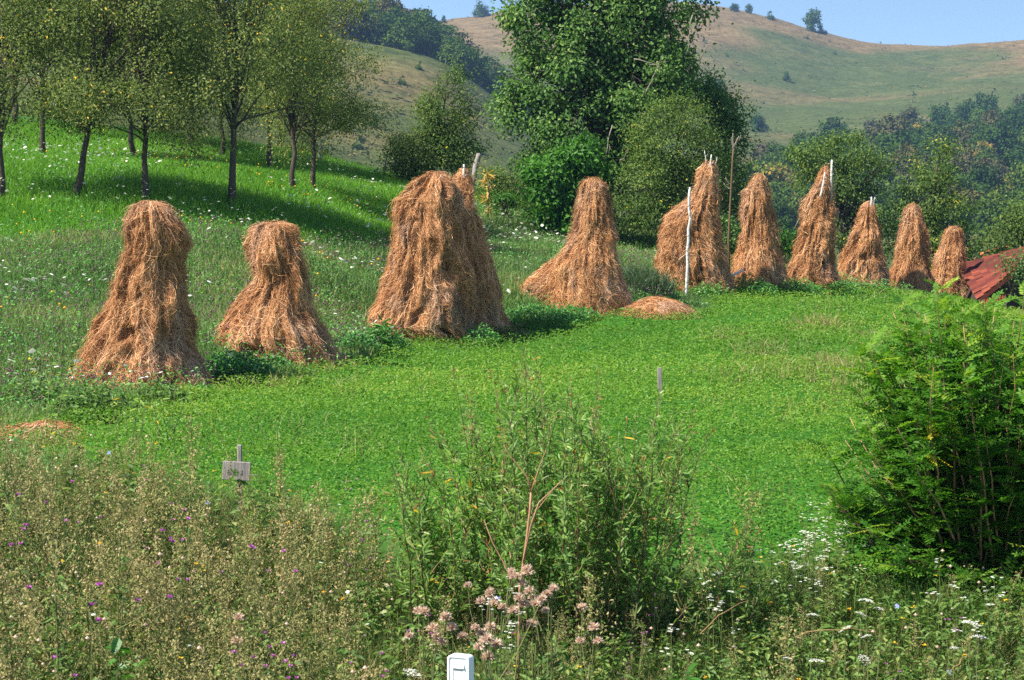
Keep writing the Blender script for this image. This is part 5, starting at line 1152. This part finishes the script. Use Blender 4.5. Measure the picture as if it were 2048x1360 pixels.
# ------------------------------------------------------------------ willow bush
D = 11.2; wb_ = on_ground(1095, D, -.05); wl = thing('willow_bush', wb_, 'big narrow leaved willow bush in the middle of the foreground', 'bush'); sm = MB(); lm_ = MB(); rng = np.random.default_rng(800); P_, A__, T_ = [], [], []
ends = []
for k in range(110):
    u = rng.uniform(770, 1520) if rng.random() < .6 else np.clip(rng.normal(1130, 180), 770, 1520); vt = np.interp(u, [770, 850, 950, 1050, 1150, 1250, 1350, 1430, 1510], [970, 830, 770, 700, 770, 830, 800, 880, 1020]) + abs(rng.normal(0, 150)) - 15
    ends.append((u, vt, D + rng.normal(0, .5)))
ends += [(1050, 682, D), (1068, 700, D + .1), (905, 738, D), (1200, 735, D - .2), (1318, 775, D - .3), (795, 880, D), (1390, 820, D - .2), (1430, 850, D)]
for (u, v, dd) in ends:
    e = P(u, v, dd); b = wb_ + np.array([rng.normal(0, .16) + (e[0] - wb_[0]) * .7, rng.normal(0, .2), 0]); pts = curve_pts(b, e, 7, .0, .012, rng); pts[1:-1, 2] += np.sin(np.linspace(0, pi, 7))[1:-1] * .06; pts[1:-1, 0] -= (e[0] - b[0]) * .12 * np.sin(np.linspace(0, pi, 7))[1:-1]
    tube(sm, pts, np.linspace(.0065, .0013, 7), 5, 0, rng.random() * .6); ln = np.linalg.norm(e - b); tks = [pts]
    for q in range(int(rng.integers(5, 9))):
        t = rng.uniform(.25, .85); p = np.array([np.interp(t, np.linspace(0, 1, 7), pts[:, i]) for i in range(3)]); a = rng.uniform(0, 6.28); l2 = rng.uniform(.18, .42) * (1.2 - t); e2 = p + np.array([math.cos(a) * l2 * .6, math.sin(a) * l2 * .6, l2 * .85]); s2 = curve_pts(p, e2, 5, .02, .006, rng); tube(sm, s2, np.linspace(.003, .001, 5), 3, 0, rng.random(), False); tks.append(s2)
    for j, s in enumerate(tks):
        L_ = np.linalg.norm(s[-1] - s[0]); n = int(L_ * (48 if j == 0 else 70)); tt = np.sort(rng.uniform(.2 if j == 0 else .1, 1, n)); kx = np.linspace(0, 1, len(s)); p = np.stack([np.interp(tt, kx, s[:, i]) for i in range(3)], 1); dr = unit(s[-1] - s[0]); P_.append(p); A__.append(np.tile(dr, (n, 1))); T_.append(tt)
p = np.concatenate(P_); dr = np.concatenate(A__); tt = np.concatenate(T_); n = len(p); sd_ = rand_dirs(n, rng); ax = unit(dr * .9 + sd_ * .95); R = np.clip(.4 + rng.normal(0, .2, n), 0, .93); R = np.where((tt > .9) & (rng.random(n) < .16), .955, R); R = np.where(rng.random(n) < .006, 1, R)
leafset(lm_, p, ax, sd_ + [0, 0, .6], rng.uniform(.042, .085, n) * np.where(tt > .93, .6, 1), rng.uniform(.0095, .016, n), R, 0, True, .25, .12)
sm.build('stems', M_RSTEM, wl, smooth=True); lm_.build('leaves', M_WILLOW, wl)
# leafless reddish stalk standing in front of it
D = 10.2; b = on_ground(1035, D, -.04); rs = thing('dry_stalk', b, 'leafless reddish forked stalk in front of the willow bush', 'plant')
for nm, pts, r0, r1 in (('stem', [b, P(1040, 1175, D), P(1052, 1090, D), P(1060, 1020, D), P(1062, 985, D)], .0095, .006), ('branch', [P(1062, 985, D), P(1055, 955, D), P(1040, 935, D), P(1015, 905, D), P(1008, 890, D)], .0045, .0015), ('branch', [P(1062, 985, D), P(1070, 960, D), P(1080, 930, D), P(1092, 900, D)], .0045, .0015),
    ('branch', [P(1046, 1130, D), P(1062, 1050, D - .05), P(1078, 1005, D - .1), P(1110, 975, D - .1), P(1130, 955, D - .1)], .006, .0018), ('branch', [P(1030, 1180, D), P(1010, 1130, D), P(985, 1085, D), P(968, 1040, D)], .0065, .002), ('branch', [P(1060, 1030, D), P(1030, 985, D), P(1005, 970, D)], .003, .001), ('branch', [P(1066, 1030, D), P(1090, 1000, D), P(1122, 960, D)], .003, .001)):
    m = MB(); tube(m, pts, np.linspace(r0, r1, len(pts)), 6, 0, .8); m.build(nm, M_RSTEM, rs, smooth=True)
# fallen brown stems right of the willow
for k, (u0, v0, u1, v1, lab) in enumerate(((1400, 1268, 1500, 1200, 'dry brown stem lying aslant right below the willow bush'), (1590, 1275, 1760, 1268, 'long bent dry stem lying across the right verge'), (845, 1275, 875, 1252, 'pale broken stem left of the thistle down'), (1900, 1345, 1940, 1320, 'dry straw aslant near the bottom right'))):
    d0 = 8.9 if v0 < 1300 else 8.6; a, b = P(u0, v0, d0), P(u1, v1, d0); m = MB(); pts = curve_pts(a, b, 7, .03, .008); tube(m, pts, np.linspace(.0022, .001, 7), 4, 0, .7); t = bpy.data.objects.new('t', None); t.location = a; o = m.build('fallen_straw', M_TAN, t, smooth=True); o.parent = None; o.location = a; bpy.data.objects.remove(t); tag(o, lab, 'stem')

# ------------------------------------------------------------------ locust shrub
D = 12.3; b = on_ground(1990, D, -.05); lo = thing('locust_shrub', b, 'large feathery leaved locust shrub at the right picture edge', 'shrub'); sm = MB(); lm_ = MB(); rng = np.random.default_rng(900)
def frond(pos, ax, L, rs, sag):
    """arrays of leaflets of pinnate leaves"""
    n = len(pos); ax = unit(ax); side = unit(np.cross(ax, np.array([0, 0, 1.]) + rng.normal(0, .25, (n, 3)))); up = np.cross(side, ax); K = 8
    for k in range(K):
        t = (k + .8) / K; c = pos + ax * (L * t)[:, None]; c[:, 2] -= sag * L * t * t
        f = math.sin(min(1, .35 + t * .8) * pi * .8) * .5 + .55
        for s in (-1, 1):
            leafset(lm_, c, side * s + ax * .35 + rng.normal(0, .12, (n, 3)), up + rng.normal(0, .2, (n, 3)), L * .21 * f * rng.uniform(.85, 1.1, n), L * .088 * f, np.clip(rs + rng.normal(0, .05, n), 0, .955) if rs.max() < .96 else rs, 0, True, .1, .05)
    c = pos + ax * L[:, None]; c[:, 2] -= sag * L; leafset(lm_, c, ax, up, L * .2, L * .09, np.clip(rs, 0, .955) if rs.max() < .96 else rs, 0, True, .1)
    M = 3; tt = np.linspace(0, 1, 4)
    for i in range(3):
        q0 = pos + ax * (L * tt[i])[:, None]; q1 = pos + ax * (L * tt[i + 1])[:, None]; q0[:, 2] -= sag * L * tt[i] ** 2; q1[:, 2] -= sag * L * tt[i + 1] ** 2
        w_ = side * .0011; V = np.stack([q0 - w_, q0 + w_, q1 + w_, q1 - w_], 1).reshape(-1, 3); lm_.add(V, (np.arange(n) * 4)[:, None] + np.array([[0, 1, 2, 3]]), None, np.repeat(np.clip(rs + .15, 0, .95), 4), 0)
pv, av, Lv, Rv = [], [], [], []
# outline of the shrub in photo rows: left edge by row
edge = lambda v: np.interp(v, [560, 590, 640, 720, 800, 860, 950, 1040, 1120, 1200], [1960, 1820, 1755, 1700, 1665, 1640, 1632, 1655, 1730, 1800])
br = []
for k in range(250):
    v = rng.uniform(575, 1215); el = edge(v); u = el + rng.random() ** 1.25 * (2480 - el)
    if u > 2020: v = rng.uniform(570, 1170)
    if 1920 < u < 2030: v = max(v, 612)
    br.append((u, v, D + rng.normal(0, .42) - .1))
br += [(1880, 600, D), (1835, 622, D), (1800, 640, D), (1760, 700, D), (1925, 615, D - .2), (1990, 615, D - .2), (1720, 790, D), (1690, 880, D), (2050, 580, D - .3), (1730, 840, D - .3), (1680, 960, D)]
for (u, v, dd) in br:
    e = P(u, v, dd); r0 = b + np.array([(e[0] - b[0]) * .3 + rng.normal(0, .1), rng.normal(0, .12), rng.uniform(0, .15)]); pts = curve_pts(r0, e, 7, .03, .012, rng); pts[1:-1, 2] -= 0.0; tube(sm, pts, np.linspace(.011, .002, 7), 5, 0, rng.random()); L_ = np.linalg.norm(e - r0); n = int(9 + L_ * 24); tt = rng.uniform(.05, 1.0, n); tt[0] = 1
    p = np.stack([np.interp(tt, np.linspace(0, 1, 7), pts[:, i]) for i in range(3)], 1); dr = unit(e - r0); a = np.arange(n) * 2.4 + rng.normal(0, .4, n); sdv = np.stack([np.cos(a), np.sin(a), rng.normal(.1, .25, n)], 1)
    pv.append(p); av.append(unit(sdv + dr * .55)); Lv.append(rng.uniform(.13, .235, n) * np.where(tt > .92, .8, 1)); Rv.append(np.clip(rng.normal(.38, .17, n) + np.where(tt > .85, .22, 0), 0, .95))
pv, av, Lv, Rv = map(np.concatenate, (pv, av, Lv, Rv)); frond(pv, av, Lv, Rv, .22)
# a few yellowed fronds
for (u, v) in ((1872, 842), (1858, 850), (1905, 855), (1880, 868), (1848, 905), (1895, 908), (1935, 870), (1870, 915), (1930, 905), (1915, 812)):
    p = np.array([P(u, v, D - .62)]); frond(p, np.array([[rng.normal(0, 1), -.5, -.3]]), np.array([.1]), np.array([.985]), .2)
sm.build('stems', M_RSTEM, lo, smooth=True); lm_.build('leaves', M_LOCUST, lo)
